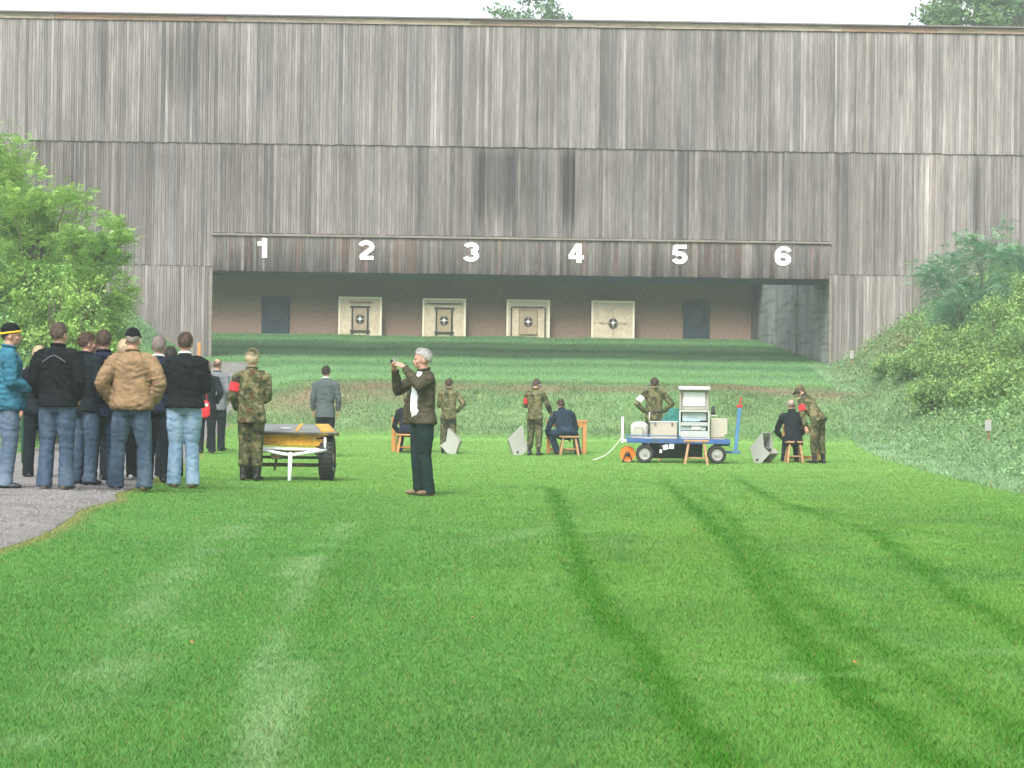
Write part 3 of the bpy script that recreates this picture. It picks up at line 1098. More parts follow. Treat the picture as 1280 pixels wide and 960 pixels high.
def hand(vol, wr, d, nrm, side_t, curl=.5, sc=1.0):
    """palm, four unequal bent fingers and a thumb; side_t points to the thumb side"""
    wr, d, nrm = V(wr), V(d).normalized(), V(nrm)
    nrm = (nrm - d * nrm.dot(d)).normalized()
    t = (V(side_t) - d * V(side_t).dot(d)); t = (t - nrm * t.dot(nrm)).normalized()
    vol.tube([wr - d * .03, wr, wr + d * .035, wr + d * .08], [(.026, .021), (.027, .019), (.041, .016), (.041, .014)], ref=t, n=12)
    for off, ln, bx in ((.030, .070, 0), (.010, .080, .004), (-.011, .074, .002), (-.030, .058, -.004)):
        p = wr + d * (.082 + bx) + t * off
        pts = [p - d * .02, p]
        ang = curl * .45
        q = p
        for sgm in (.42, .33, .25):
            dr = d * math.cos(ang) + nrm * math.sin(ang)
            q = q + dr * (ln * sgm)
            pts.append(q)
            ang += curl * .75
        vol.tube(pts, [.0095, .0098, .0092, .0085, .0075], ref=t, n=8)
    p0 = wr + d * .02 + t * .026
    d1 = (d * .62 + t * .70 + nrm * .35).normalized()
    d2 = (d * .85 + t * .25 + nrm * .45).normalized()
    vol.tube([p0 - d1 * .01, p0 + d1 * .04, p0 + d1 * .04 + d2 * .032, p0 + d1 * .04 + d2 * .056], [.014, .0125, .0105, .009], ref=nrm, n=8)


ARMS = {                                       # elbow and wrist in the upper-body frame, for the right side (+x)
    'down': ((.245, -.03, 1.165), (.245, .05, .92), (0, .12, -1), (-1, .1, 0)),
    'pocket': ((.262, -.075, 1.175), (.215, .08, .985), (-.35, .55, -.75), (-.8, 0, .3)),
    'wide': ((.325, -.06, 1.18), (.235, .07, .985), (-.35, .55, -.75), (-.8, 0, .3)),
    'front': ((.240, -.01, 1.165), (.10, .215, 1.09), (-.95, .25, .0), (0, -1, 0)),
    'hips': ((.40, -.08, 1.20), (.205, .055, 1.02), (-.5, .75, -.3), (-.6, -.6, -.2)),
    'behind': ((.27, -.10, 1.17), (.06, -.18, .96), (-.9, .1, -.3), (0, 1, 0)),
    'table': ((.31, .22, 1.18), (.20, .45, 1.10), (-.3, 1, -.05), (0, 0, -1)),
    'reach': ((.30, .10, 1.16), (.26, .30, 1.00), (-.05, .8, -.5), (-1, 0, 0)),
    'hold': ((.27, .06, 1.16), (.17, .29, 1.20), (-.3, .9, .2), (-.3, -.2, -1)),
}
PEOPLE = []


def person(label, pos, face, top=None, H=None, jacket='black_fleece', trousers='jean_mid', shoes='shoe_black', hair='hair_brown', style='short',
           armL='pocket', armR='pocket', lean=0.0, side=0.0, twist=0.0, yaw=0.0, nod=0.0, bulk=1.0, hem=.86, group=None, collar=None, cap=None, muffs=None,
           armband=None, sit=None, stance=.10, sleeve=True, belt=False, vx=.0085, legs=None, shirt=None, far=False, piping=False, boots=False, flare=.0,
           jname='jacket', puff=0.0, tname='trousers', band=None, hood=False, cuff=None):
    seed = len(PEOPLE) + 1
    rnd = random.Random(seed * 17)
    u, v = pos if isinstance(pos, tuple) and len(pos) == 2 else (None, None)
    P = ground_at(u, v) if u is not None else V(pos)
    k = 1.0
    if top is not None:
        T = at_plane(u, top, P, (0, 1, 0))
        k = (T.z - P.z) / 1.80
    if H: k = H / 1.80
    hipz = .93 if sit is None else sit
    # upper-body frame: turned about the hips
    hip = V((0, 0, hipz))
    U = Matrix.Translation(hip) @ Matrix.Rotation(twist, 4, 'Z') @ Matrix.Rotation(side, 4, 'Y') @ Matrix.Rotation(-lean, 4, 'X') @ Matrix.Translation(V((0, 0, -.93)))
    up = lambda *p: U @ V(p)
    xr = (U.to_3x3() @ V((1, 0, 0)))
    # legs
    if legs is None:
        sh = rnd.uniform(-.02, .02)
        legs = {s: ((s * (stance + .005), .015 + sh * s, .50), (s * (stance + .02), -.03 + sh * s * 1.5, .085)) for s in (-1, 1)}
    hipj = {s: V((s * .088, 0, hipz - .02)) for s in (-1, 1)}
    kn = {s: V(legs[s][0]) for s in (-1, 1)}; an = {s: V(legs[s][1]) for s in (-1, 1)}
    toe = {}
    for s in (-1, 1):
        tdir = V((s * .22, 1, 0)) if sit is None else V((s * .15, 1, 0))
        toe[s] = tdir.normalized()
    arm = {}
    for s, nm in ((-1, armL), (1, armR)):
        A = ARMS[nm] if isinstance(nm, str) else nm
        e, w, hd, hn = [V(q) for q in A]
        jit = V((rnd.uniform(-.015, .015), rnd.uniform(-.015, .015), rnd.uniform(-.012, .012)))
        if isinstance(nm, str):
            e = e + jit
        m = (lambda q: V((q.x * s, q.y, q.z)))
        arm[s] = (up(s * .185, -.005, 1.455), U @ m(e), U @ m(w), (U.to_3x3() @ m(hd)).normalized(), U.to_3x3() @ m(hn))
    # head frame
    nb = up(0, -.005, 1.53)
    Hm = Matrix.Translation(nb) @ U.to_3x3().to_4x4() @ Matrix.Rotation(yaw, 4, 'Z') @ Matrix.Rotation(lean * .45 - nod, 4, 'X')
    hd = lambda x, y, z: Hm @ V((x, y, z))
    H3 = Hm.to_3x3()

    # ---- body: one continuous skin under the clothes
    b = Vol()
    b.tube([up(0, 0, .90), up(0, 0, 1.05), up(0, .005, 1.25), up(0, -.005, 1.40), up(0, -.01, 1.47)], [(.13, .09), (.125, .085), (.15, .10), (.155, .085), (.11, .06)], ref=xr)
    b.tube([up(0, -.012, 1.44), nb, hd(0, .01, .06)], [(.066, .062), (.058, .060), (.056, .060)], ref=xr, n=16)
    b.ball(hd(0, .018, .158), (.076, .096, .098), 22, 16, H3)
    b.ball(hd(0, .050, .090), (.056, .060, .064), 18, 12, H3)                       # jaw
    b.ball(hd(0, .094, .056), (.024, .018, .019), 10, 8, H3)                        # chin
    b.tube([hd(0, .100, .146), hd(0, .124, .104)], [.010, .0155], n=8)              # nose
    b.ball(hd(0, .101, .150), (.052, .014, .011), 12, 8, H3)                        # brow
    b.ball(hd(0, .104, .078), (.026, .012, .011), 10, 8, H3)                        # mouth
    for s in (-1, 1):
        b.ball(hd(s * .078, .004, .118), (.010, .021, .033), 10, 8, H3)             # ears
        b.ball(hd(s * .044, .080, .108), (.024, .024, .022), 10, 8, H3)             # cheek
        S, E, W, D, NN = arm[s]
        b.tube([S, (S + E) / 2, E], [.045, .042, .036], ref=xr)
        b.tube([E, E.lerp(W, .4), W], [.036, .038, .026], ref=xr)
        ts = V((0, 1, 0)) if abs(D.y) < .8 else V((-s, 0, .6))
        if nm and isinstance(armL if s < 0 else armR, tuple) and len(armL if s < 0 else armR) > 4:
            pass
        hand(b, W + D * .01, D, NN, U.to_3x3() @ (ts if abs(D.z) < .85 else V((0, 1, 0))), .55)
        b.tube([hipj[s], kn[s], an[s]], [.075, .052, .040], ref=(1, 0, 0))
        b.tube([an[s], an[s] + toe[s] * .08 - V((0, 0, .045))], [.034, .026], ref=(1, 0, 0))
    root = b.skin('person', M['skin'], None, k, vx, 3)
    root.location = P
    root.rotation_euler = (0, 0, face)
    tag(root, label, 'person', group)
    PEOPLE.append(root)
    # eyes and lips
    if not far:
        for s in (-1, 1):
            e = MB().ball(hd(s * .032, .100, .136) * k, .0105 * k, 10, 8); e.build('eye', M['eye'], root, smooth=True)
        MB().ball(hd(0, .1145, .077) * k, (.021 * k, .005 * k, .005 * k), 10, 6, H3).build('mouth', M['lip'], root, smooth=True)

    # ---- hair: a shell over the skull with a hairline
    def cap_shell(name, mat, front, sidea, backa, r_out, c=(0, .012, .160), rad=(.077, .098, .099), rough=.0, strands=0):
        mb = MB(); n, mth = 40, 14
        for lay in (0, 1):
            for j in range(mth + 1):
                for i in range(n):
                    ph = 2 * math.pi * i / n
                    cf = math.cos(ph)                                              # +1 = front
                    tm = sidea + (front - sidea) * max(0, cf) ** 1.2 + (backa - sidea) * max(0, -cf) ** .8
                    tm *= 1 + .04 * math.sin(5 * ph + seed)
                    th = tm * j / mth
                    rr = 1 + (r_out * (1 - .80 * (j / mth) ** 4) if lay == 0 else -.03)
                    if lay == 0 and rough: rr += rough * noise.noise(V((math.cos(ph) * 3 + seed, math.sin(ph) * 3, th * 4)))
                    mb.v.append(hd(c[0] + math.sin(ph) * math.sin(th) * rad[0] * rr, c[1] + cf * math.sin(th) * rad[1] * rr, c[2] + math.cos(th) * rad[2] * rr) * k)
                    mb.c.append((1, 1, 1))
        o2 = (mth + 1) * n
        for lay in (0, 1):
            for j in range(mth):
                for i in range(n):
                    a = lay * o2 + j * n + i; b2 = lay * o2 + j * n + (i + 1) % n
                    q = [a, a + n, b2 + n, b2]
                    mb.f.append(q if lay == 0 else q[::-1])
        for i in range(n):
            a = mth * n + i; b2 = mth * n + (i + 1) % n
            mb.f.append([a, a + o2, b2 + o2, b2])
        for q_ in range(strands):
            ph = rnd.uniform(0, 6.283); cf = math.cos(ph)
            tm = sidea + (front - sidea) * max(0, cf) ** 1.2 + (backa - sidea) * max(0, -cf) ** .8
            t0 = tm * rnd.uniform(.1, .93) ; ln = rnd.uniform(.25, .5); wd = rnd.uniform(.03, .06); dph = rnd.uniform(-.25, .25)
            bs = len(mb.v)
            for j in range(4):
                th = min(t0 + ln * j / 3, tm * 1.09); p2 = ph + dph * j / 3
                rr = 1 + r_out * (1 - .80 * min(1, th / tm) ** 4) + (.0, .07, .12, .12)[j] * (1 + 6 * rough) * rnd.uniform(.6, 1.2)
                for sg in (-1, 1):
                    p3 = p2 + sg * wd * (1 - j / 3.3)
                    mb.v.append(hd(c[0] + math.sin(p3) * math.sin(th) * rad[0] * rr, c[1] + math.cos(p3) * math.sin(th) * rad[1] * rr, c[2] + math.cos(th) * rad[2] * rr) * k)
                    mb.c.append((1, 1, 1))
            for j in range(3):
                mb.f.append([bs + 2 * j, bs + 2 * j + 2, bs + 2 * j + 3, bs + 2 * j + 1])
        return mb.build(name, mat, root, smooth=True)
    def bald_hair():                                                          # a low fringe round a bare crown
        mb = MB(); n = 40
        for j in range(6):
            for i in range(n):
                ph = .75 + (2 * math.pi - 1.5) * i / (n - 1)
                top_ = 1.02 + .22 * math.sin(ph * 3 + seed); th = top_ + (2.05 - top_) * j / 5
                rr = 1.035 + .04 * math.sin(math.pi * j / 5) + .02 * noise.noise(V((ph * 3, th * 4, seed)))
                if j in (0, 5): rr = .98
                mb.v.append(hd(math.sin(ph) * math.sin(th) * .077 * rr, .012 + math.cos(ph) * math.sin(th) * .098 * rr, .16 + math.cos(th) * .099 * rr) * k); mb.c.append((1, 1, 1))
        for j in range(5):
            for i in range(n - 1):
                a = j * n + i
                mb.f.append([a, a + n, a + n + 1, a + 1])
        mb.build('hair', M[hair], root, smooth=True)
    if hair:
        if cap and style == 'short': cap_shell('hair', M[hair], 1.0, 1.60, 2.2, .04, rough=.03)
        elif style == 'short': cap_shell('hair', M[hair], 1.0, 1.60, 2.28, .115, rough=.09, strands=600)
        elif style == 'full': cap_shell('hair', M[hair], .88, 1.36, 2.05, .12, rough=.16, strands=900)
        elif style == 'long': cap_shell('hair', M[hair], 1.1, 1.85, 2.5, .17, rough=.10, strands=500)
        elif style == 'bald': bald_hair()
    if cap:
        mat, brim = cap
        c = cap_shell('cap', M[mat], 1.25, 1.36, 1.50, .36 if style == 'long' else .19, c=(0, .012, .168), rad=(.079, .10, .094))
        if band:
            bnd = MB(); pts = [hd(math.sin(a) * .0900, .010 + math.cos(a) * .1130, .168 + .016 * math.cos(a)) * k for a in np.linspace(-math.pi, math.pi, 25)]
            bnd.pipe(pts, .0105 * k, 8); bnd.build('cap_band', M[band], c, smooth=True)
        bv = MB()
        if brim:
            bm_ = M[brim]
            n = 9; pts = []
            for ly in (0, .006):
                for j in range(3):
                    for i in range(n):
                        a = (i / (n - 1) - .5) * 2.2
                        r0 = .098 + .026 * j * (1 - .3 * abs(a))
                        pts.append(hd(math.sin(a) * .088 * (1 + .08 * j), .012 + math.cos(a) * r0 + .022 * j, .196 - .010 * j - ly) * k)
            fs = []
            for ly in (0, 1):
                for j in range(2):
                    for i in range(n - 1):
                        a = ly * 3 * n + j * n + i
                        fs.append([a, a + 1, a + n + 1, a + n] if ly == 0 else [a, a + n, a + n + 1, a + 1])
            for i in range(n - 1):
                a = 2 * n + i
                fs.append([a, a + 1, a + 1 + 3 * n, a + 3 * n])
            bv.add(pts, fs).build('brim', bm_, c, smooth=True)
    if muffs:
        mf = MB()
        pts = [hd(math.cos(a) * .098, .01, .135 + math.sin(a) * .135) * k for a in np.linspace(.15, math.pi - .15, 14)]
        mf.pipe(pts, .009 * k, 8)
        bo = mf.build('headband', M['black_plastic'], root, smooth=True)
        for s in (-1, 1):
            cpos = hd(s * .082, .012, .118) * k; ax = H3 @ V((s, 0, 0))
            MB().lathe([(.032 * k, 0), (.040 * k, .010 * k), (.040 * k, .026 * k), (.030 * k, .038 * k)], cpos, ax, 16).build('ear_cup', M[muffs], bo, smooth=True)

    # ---- trousers
    t = Vol()
    q = bulk
    if sit is None:
        t.tube([V((0, -.005, hipz + .10)), V((0, -.01, hipz)), V((0, -.01, hipz - .09))], [(.155 * q, .112 * q), (.165 * q, .122 * q), (.15, .11)], dome=False, n=20)
        for s in (-1, 1): t.ball((s * .072, -.050, hipz - .05), (.082, .072, .09), 14, 10)
    else:
        t.tube([V((0, 0, hipz + .12)), V((0, -.01, hipz)), V((0, .0, hipz - .06))], [(.16 * q, .12 * q), (.18 * q, .14 * q), (.16, .13)], dome=False, n=20)
    for s in (-1, 1):
        d1 = (kn[s] - hipj[s]); d2 = an[s] - kn[s]
        hemp = an[s] + d2.normalized() * (.048 if not boots else -.11)
        rs = [.100 * q, .096 * q, .081, .077 + flare * .4, .074 + flare * .8, .076 + flare] if not boots else [.100 * q, .098 * q, .086, .080, .074, .052]
        t.tube([hipj[s], hipj[s] + d1 * .45, kn[s] - d1 * .03, kn[s] + d2 * .30, kn[s] + d2 * .7, hemp], rs, ref=(1, 0, 0), n=16, dome=False)
    t.skin(tname, M[trousers], root, k, .012, 3, .009, (5, 5, 15), seed)
    # ---- shoes
    for s in (-1, 1):
        f = Vol()
        a = an[s]; td = toe[s]
        gz = .0 if sit is None else 0.0
        heel = V((a.x, a.y, gz + .042)) - td * .055
        f.tube([heel, heel + td * .09, heel + td * .16, heel + td * .205], [(.036, .040), (.040, .040), (.046, .032), (.036, .024)], ref=(1, 0, 0), n=14)
        if boots:
            f.tube([V((a.x, a.y, .05)), V((a.x, a.y, .13)), a + (kn[s] - a) * .30], [(.046, .056), (.047, .052), (.055, .056)], ref=(1, 0, 0), n=14)
        else:
            f.tube([V((a.x, a.y, .05)), V((a.x, a.y, .11))], [(.040, .052), (.038, .044)], ref=(1, 0, 0), n=12)
        f.skin('shoe' if not boots else 'boot', M[shoes], root, k, .011, 2)

    # ---- jacket
    j = Vol()
    g = 1.0 * bulk
    yb = -.012 if shirt else 0
    dep = .86 if shirt else 1.0
    ring = [(hem, (.200 * g, .164 * g * dep)), (hem + .05, (.196 * g + puff * .02, .158 * g * dep + puff * .02)), (1.05, (.170 * g + puff * .03, .122 * g * dep + puff * .03)),
            (1.22, (.182 * g, .128 * g * dep)), (1.36, (.192 * g, .126 * g * dep)), (1.44, (.178 * g, .108 * g * dep)), (1.49, (.128, .082)), (1.525, (.078, .072)), (1.548, (.070, .070))]
    if sit is not None: ring[0] = (hem, (.195 * g, .15 * g)); ring[1] = (hem + .05, (.192 * g, .145 * g))
    j.tube([up(0, yb - (.02 if z > 1.4 else 0) * (1 if z < 1.5 else .3), z) for z, _ in ring], [r for _, r in ring], ref=xr, n=24, dome=False)
    for s in (-1, 1):
        S, E, W, Dd, NN = arm[s]
        fa = (W - E)
        endp = W - fa.normalized() * (.0 if sleeve else .16)
        r_ = [.072 * g, .070 * g + puff * .012, .060 + puff * .01, .056 + puff * .014, .044 + puff * .006]
        j.tube([S - (S - up(0, 0, 1.44)) * .25, S + (E - S) * .10 + up(0, 0, .0) * 0, S + (E - S) * .55, E], [.070 * g, .075 * g, r_[1] - .004, r_[2]], ref=xr, n=16)
        j.tube([E, E + fa * .45, endp], [r_[2], r_[3], r_[4]], ref=xr, n=16, dome=False)
    if shirt:
        for s, out_ in ((1, .19), (-1, -.06)):
            j.tube([up(s * .108, .070, 1.42), up(s * .13, .070 + .15 * out_, 1.25), up(s * .145, .075 + out_ * .30, 1.06), up(s * .15, .06 + out_ * .45, hem + .01)], [(.024, .05), (.022, .06), (.018, .065), (.016, .07)], ref=xr, n=12)
    if hood:
        hh_ = [up(math.cos(a) * .115, -.07 + math.sin(a) * .06, 1.50 - .03 * abs(math.cos(a))) for a in np.linspace(math.pi * .95, math.pi * 2.05, 11)]
        j.tube(hh_, [.03] + [.045] * 9 + [.03], ref=(0, 0, 1), n=10); j.ball(up(0, -.125, 1.42), (.10, .035, .085), 14, 10)
    jk = j.skin(jname, M[jacket], root, k, .012, 4, .011 if 'suit' in jacket else .019, (6, 6, 11) if puff == 0 else (5, 5, 15), seed + 50)
    if collar:
        cl = Vol(); cc = []
        for a in np.linspace(0, 2 * math.pi, 17):
            cc.append(up(math.cos(a) * .066, -.006 + math.sin(a) * .066, 1.555 - .012 * math.sin(a)))
        cl.tube(cc, [.014] * len(cc), ref=(0, 0, 1), n=8)
        cl.skin('collar', M[collar], root, k, .008, 1)
    else:
        cl = Vol(); cc = [up(math.cos(a) * .073, -.006 + math.sin(a) * .073, 1.552 - .014 * math.sin(a)) for a in np.linspace(0, 2 * math.pi, 17)]
        cl.tube(cc, [.017] * len(cc), ref=(0, 0, 1), n=8)
        cl.skin('collar', M[jacket], root, k, .009, 1)
    if shirt:
        s_ = Vol()
        s_.tube([up(0, .012, .985), up(0, .028, 1.06), up(0, .030, 1.2), up(0, .022, 1.34), up(0, .012, 1.44), up(0, .006, 1.52)],
                [(.118, .125), (.120, .132), (.112, .126), (.095, .114), (.06, .086), (.05, .065)], ref=xr, n=20)
        s_.skin('shirt', M[shirt], root, k, .011, 3, .006, seed=seed)
    if armband:
        s, mt = armband
        S, E, W, Dd, NN = arm[s]
        ab = Vol(); d = E - S
        ab.tube([S + d * .40, S + d * .82], [.078 * g, .075 * g], ref=xr, n=18, dome=False)
        o = ab.skin('armband', M[mt], root, k, .012, 1)
    if cuff:
        s, mt = cuff
        S, E, W, Dd, NN = arm[s]
        cf_ = Vol(); d = W - E
        cf_.tube([E + d * .25, E + d * .85], [.060, .056], ref=xr, n=18, dome=False)
        cf_.skin('cuff', M[mt], root, k, .012, 1)
    if belt:
        bl = Vol(); cc = [up(math.cos(a) * .182 * g, math.sin(a) * .134 * g, 1.02) for a in np.linspace(0, 2 * math.pi, 25)]
        bl.tube(cc, [(.022, .008)] * len(cc), ref=(0, 0, 1), n=8)
        bl.skin('belt', M['shoe_black'], root, k, .009, 1)
    if piping:
        pp = MB()
        pts = [up(math.sin(a) * .150, -.142 - .010 * math.cos(a) + .02 * abs(math.sin(a)) ** 2, 1.425 - .055 * abs(math.sin(a)) + .02 * math.cos(2 * a)) * k for a in np.linspace(-1.0, 1.0, 13)]
        pp.pipe(pts, .0055 * k, 6)
        pp.build('piping', M['grey_suit'], jk)
    root['k'] = 0
    del root['k']
    return root, U, k


CROWD = 'spectators standing on the gravel path'
D90 = R(90)
# front row, from the left edge
person('man in teal and grey jacket and black cap with yellow brim, facing right', (9, 612), R(-72), top=404, jacket='teal', trousers='jean_pale', hair='hair_dark', cap=('black_fleece', None), band='yellow_cloth',
       armL='front', armR='front', bulk=1.10, puff=1, group=CROWD)
person('man in black fleece with thin grey shoulder piping and faded blue jeans', (70, 613), R(-6), top=403, jacket='black_fleece', trousers='jean_mid', shoes='shoe_brown', hair='hair_greybrown',
       armL='pocket', armR='pocket', bulk=1.10, group=CROWD, piping=True, yaw=R(-18), hem=.90, flare=.012)
person('dark haired man in dark jacket between black fleece man and navy hooded man', (105, 607), R(-30), top=415, jacket='dark_cloth', trousers='jean_mid', hair='hair_brown', group=CROWD, yaw=R(-25))
person('man in dark navy hooded jacket and dark jeans with white trainers', (127, 608), R(8), top=412, jacket='navy', trousers='jean_dark', shoes='shoe_white', hair='hair_brown', group=CROWD,
       hem=.80, bulk=1.06, armR='pocket', armL='pocket', hood=True)
person('man in tan canvas jacket and black flat cap, jeans, back turned', (163, 614), R(3), top=410, jacket='tan', trousers='jean_mid', shoes='shoe_brown', hair='hair_grey', cap=('black_fleece', 'black_fleece'),
       bulk=1.14, puff=1.2, hem=.90, stance=.14, group=CROWD, flare=.014, armL='wide', armR='wide')
person('grey haired man in navy jumper with white collar and dark trousers', (196, 604), R(-4), top=420, jacket='navy', trousers='dark_cloth', hair='hair_grey', collar='white_shirt', group=CROWD, armL='front', armR='front')
person('man in black jumper with white shirt collar and pale washed jeans', (229, 610.5), R(4), top=415, jacket='black_fleece', trousers='jean_light', shoes='shoe_brown', hair='hair_brown', collar='white_shirt',
       bulk=1.17, hem=.93, group=CROWD, flare=.008, armL='front', armR='front', stance=.085, jname='jumper')
# second row, half hidden
pw, _, _ = person('person in black with white sleeve end, half hidden beside black fleece man', (46, 598), R(15), top=432, jacket='dark_cloth', trousers='dark_cloth', hair='hair_blond', group=CROWD, cuff=(-1, 'white_shirt'),
                  armL=((.14, .03, 1.15), (.19, .12, .93), (.3, .5, -.7), (-.8, .2, .2)), armR='front', jname='jacket')
person('person with brown hair only just showing between two dark jackets', (121, 601), R(-20), top=427, jacket='dark_cloth', trousers='dark_cloth', hair='hair_greybrown', group=CROWD, far=True)
person('fair haired person almost hidden behind tan jacket', (153, 600), R(10), top=424, jacket='dark_cloth', trousers='dark_cloth', hair='hair_blond', shoes='shoe_white', group=CROWD, far=True)
person('person with very dark hair peeping out behind the black jumper man', (211, 598), R(10), top=433, jacket='dark_cloth', trousers='dark_cloth', hair='hair_dark', group=CROWD, far=True)
person('grey haired man further along the path, beside man in mid grey jacket', (257, 567), R(20), top=451, jacket='dark_cloth', trousers='dark_cloth', hair='hair_grey', collar='white_shirt', group=CROWD, far=True, yaw=R(-30))
person('balding man in mid grey jacket and black trousers on the path', (270, 564), R(-14), top=448, jacket='grey_suit', trousers='dark_cloth', hair='hair_greybrown', style='bald', group=CROWD, hem=.80, bulk=1.05, armL='front', armR='pocket')
# on the lawn
SOLD = 'people in camouflage uniform'
person('fair haired person in camouflage and field cap, red armband, beside the yellow cart', (313, 601.5), R(-6), top=437, jacket='camo', trousers='camo', shoes='shoe_black', hair='hair_blond', style='long', cap=('camo', 'camo'),
       armL='pocket', armR='front', armband=(-1, 'red_cloth'), boots=True, hem=.80, bulk=1.02, group=SOLD, stance=.075)
person('dark haired man in charcoal grey suit standing alone, back turned', (406, 571), R(0), top=457, jacket='char_suit', trousers='dark_cloth', hair='hair_dark', collar='white_shirt', hem=.78, armL='down', armR='down')
ph, PU, pk = person('white haired man in olive brown jacket photographing with raised camera', (527, 620), R(112), top=436, jacket='olive', trousers='bottle', shoes='shoe_brown', hair='hair_white', style='full',
                    armL=((.235, .14, 1.335), (.075, .265, 1.565), (-.35, .72, .40), (-.6, -.2, -.75)), armR=((.25, .24, 1.28), (.085, .335, 1.535), (-.45, .40, .62), (-.75, -.45, -.1)),
                    shirt='white_shirt', hem=.88, bulk=1.13, yaw=R(-14), stance=.075, jname='jacket')
s2, _, _ = person('person in camouflage with hand on hip, half hidden behind the photographer', (560, 567), R(-10), top=473, jacket='camo', trousers='camo', hair='hair_brown', boots=True, hem=.82, armL='front', armR='hips', group=SOLD, far=True)
person('bareheaded person in camouflage with ear defenders and red armband by a seated shooter', (668, 569.5), R(-28), top=473, jacket='camo', trousers='camo', hair='hair_greybrown', boots=True, hem=.84, armL='hold', armR='reach',
       armband=(-1, 'red_cloth'), muffs='grey_plastic', nod=R(22), group=SOLD, far=True)
person('person in camouflage with hands on hips and white armband behind the trailer', (817, 571), R(0), top=472, jacket='camo', trousers='camo', hair='hair_brown', boots=True, hem=.84, armL='hips', armR='hips',
       armband=(-1, 'white_shirt'), muffs='grey_plastic', group=SOLD, far=True, bulk=1.06, belt=True)
person('person in camouflage with red armband bending over a seated shooter', (1022, 579.5), R(48), H=1.80, jacket='camo', trousers='camo', hair='hair_brown', boots=True, hem=.84, lean=R(38),
       armL=((.22, .12, 1.16), (.19, .24, .92), (0, .3, -1), (-1, .1, 0)), armR='reach', armband=(-1, 'red_cloth'), cap=('camo', 'camo'), muffs='black_plastic', group=SOLD, far=True, stance=.13, nod=R(10))

SIT = lambda sp: {s: ((s * sp, .42, .50), (s * (sp + .04), .34, .085)) for s in (-1, 1)}
SHOOT = 'seated shooters at the firing tables'
sh1, _, _ = person('seated shooter in dark clothes, mostly hidden behind the photographer', (508, 566.5), R(0), H=1.8, jacket='dark_cloth', trousers='navy', hair='hair_brown', sit=.50, legs=SIT(.14), lean=R(25), armL='table', armR='table',
       group=SHOOT, far=True, hem=.84)
sh2, _, _ = person('seated shooter in navy jumper and jeans leaning on a table', (707, 569), R(8), H=1.82, jacket='navy_far', trousers='jean_dark', hair='hair_brown', style='short', sit=.50,
       legs={-1: ((-.30, .34, .50), (-.16, .20, .085)), 1: ((.27, .36, .50), (.31, .22, .085))}, lean=R(33), side=R(-5), armL=((.36, .20, 1.17), (.34, .40, 1.12), (-.1, 1, 0), (0, 0, -1)), armR='table', group=SHOOT, far=True, bulk=1.12, hem=.84)
sh3, _, _ = person('seated pale headed shooter in black coat at the right hand table', (992, 578.5), R(2), H=1.80, jacket='dark_cloth', trousers='dark_cloth', hair='hair_grey', style='bald', sit=.50, legs=SIT(.10), lean=R(14), side=R(-3),
       armL='table', armR='table', group=SHOOT, far=True, hem=.80, bulk=.98, nod=R(-4))

# cap details on the first man: yellow visor band
# ------------------------------------------------------------------ yellow hand cart on the lawn
M['yellow'] = solid('worn_yellow_paint', (.52, .27, .02), .5, 0, .25, 8, dirt=(.10, .075, .04))
M['dark_olive'] = solid('dark_olive_paint', (.05, .048, .03), .6, .2, .3, 8, dirt=(.30, .17, .02))
M['grey_sheet'] = solid('scuffed_grey_sheet', (.19, .21, .195), .45, .3, .2, 5, dirt=(.09, .09, .075))
M['white_tube'] = solid('white_tube', (.76, .78, .80), .45, 0, .06)
M['tyre'] = solid('black_tyre', (.022, .023, .024), .75, 0, .3, 14, .5, 80)
M['rim'] = solid('pale_metal_rim', (.36, .35, .33), .45, .4, .2, 8)
M['orange_wood'] = timber('orange_varnished_wood', (.42, .17, .045), (.58, .27, .08), (5, 5, 25), .5)
M['bench_wood'] = timber('brown_wood', (.30, .15, .07), (.45, .26, .13), (5, 5, 25), .6)
M['grey_metal'] = solid('pale_grey_sheet_metal', (.36, .36, .335), .5, .1, .10, 3)
M['dark_grey'] = solid('dark_grey_inside', (.14, .145, .15), .6)
M['ivory'] = solid('ivory_case', (.40, .375, .305), .5, 0, .06, 4)
M['lid_beige'] = solid('beige_lid', (.29, .28, .225), .5, 0, .06, 4)
M['case_grey'] = solid('light_grey_case', (.40, .42, .415), .45, 0, .06, 4)
M['white_plastic'] = solid('white_plastic', (.50, .50, .485), .4, 0, .05)
M['blue'] = solid('blue_paint', (.035, .10, .27), .5, .1, .25, 6, dirt=(.06, .08, .13))
M['blue_pale'] = solid('faded_blue_paint', (.07, .19, .36), .5, .1, .2, 6)
M['orange'] = solid('orange_plastic', (.75, .17, .01), .45, 0, .1)
M['paperw'] = solid('white_paper', (.58, .59, .59), .8, 0, .05)
M['glass'] = solid('screen_glass', (.33, .40, .41), .25, 0, .3, 3, spec=.6)
M['cyan'] = solid('pale_cyan_panel', (.35, .55, .60), .4)
M['dk_green'] = solid('dark_green_board', (.035, .06, .045), .7, 0, .25, 3)
M['teal_cover'] = cloth('teal_cover', (.03, .14, .12), .2)


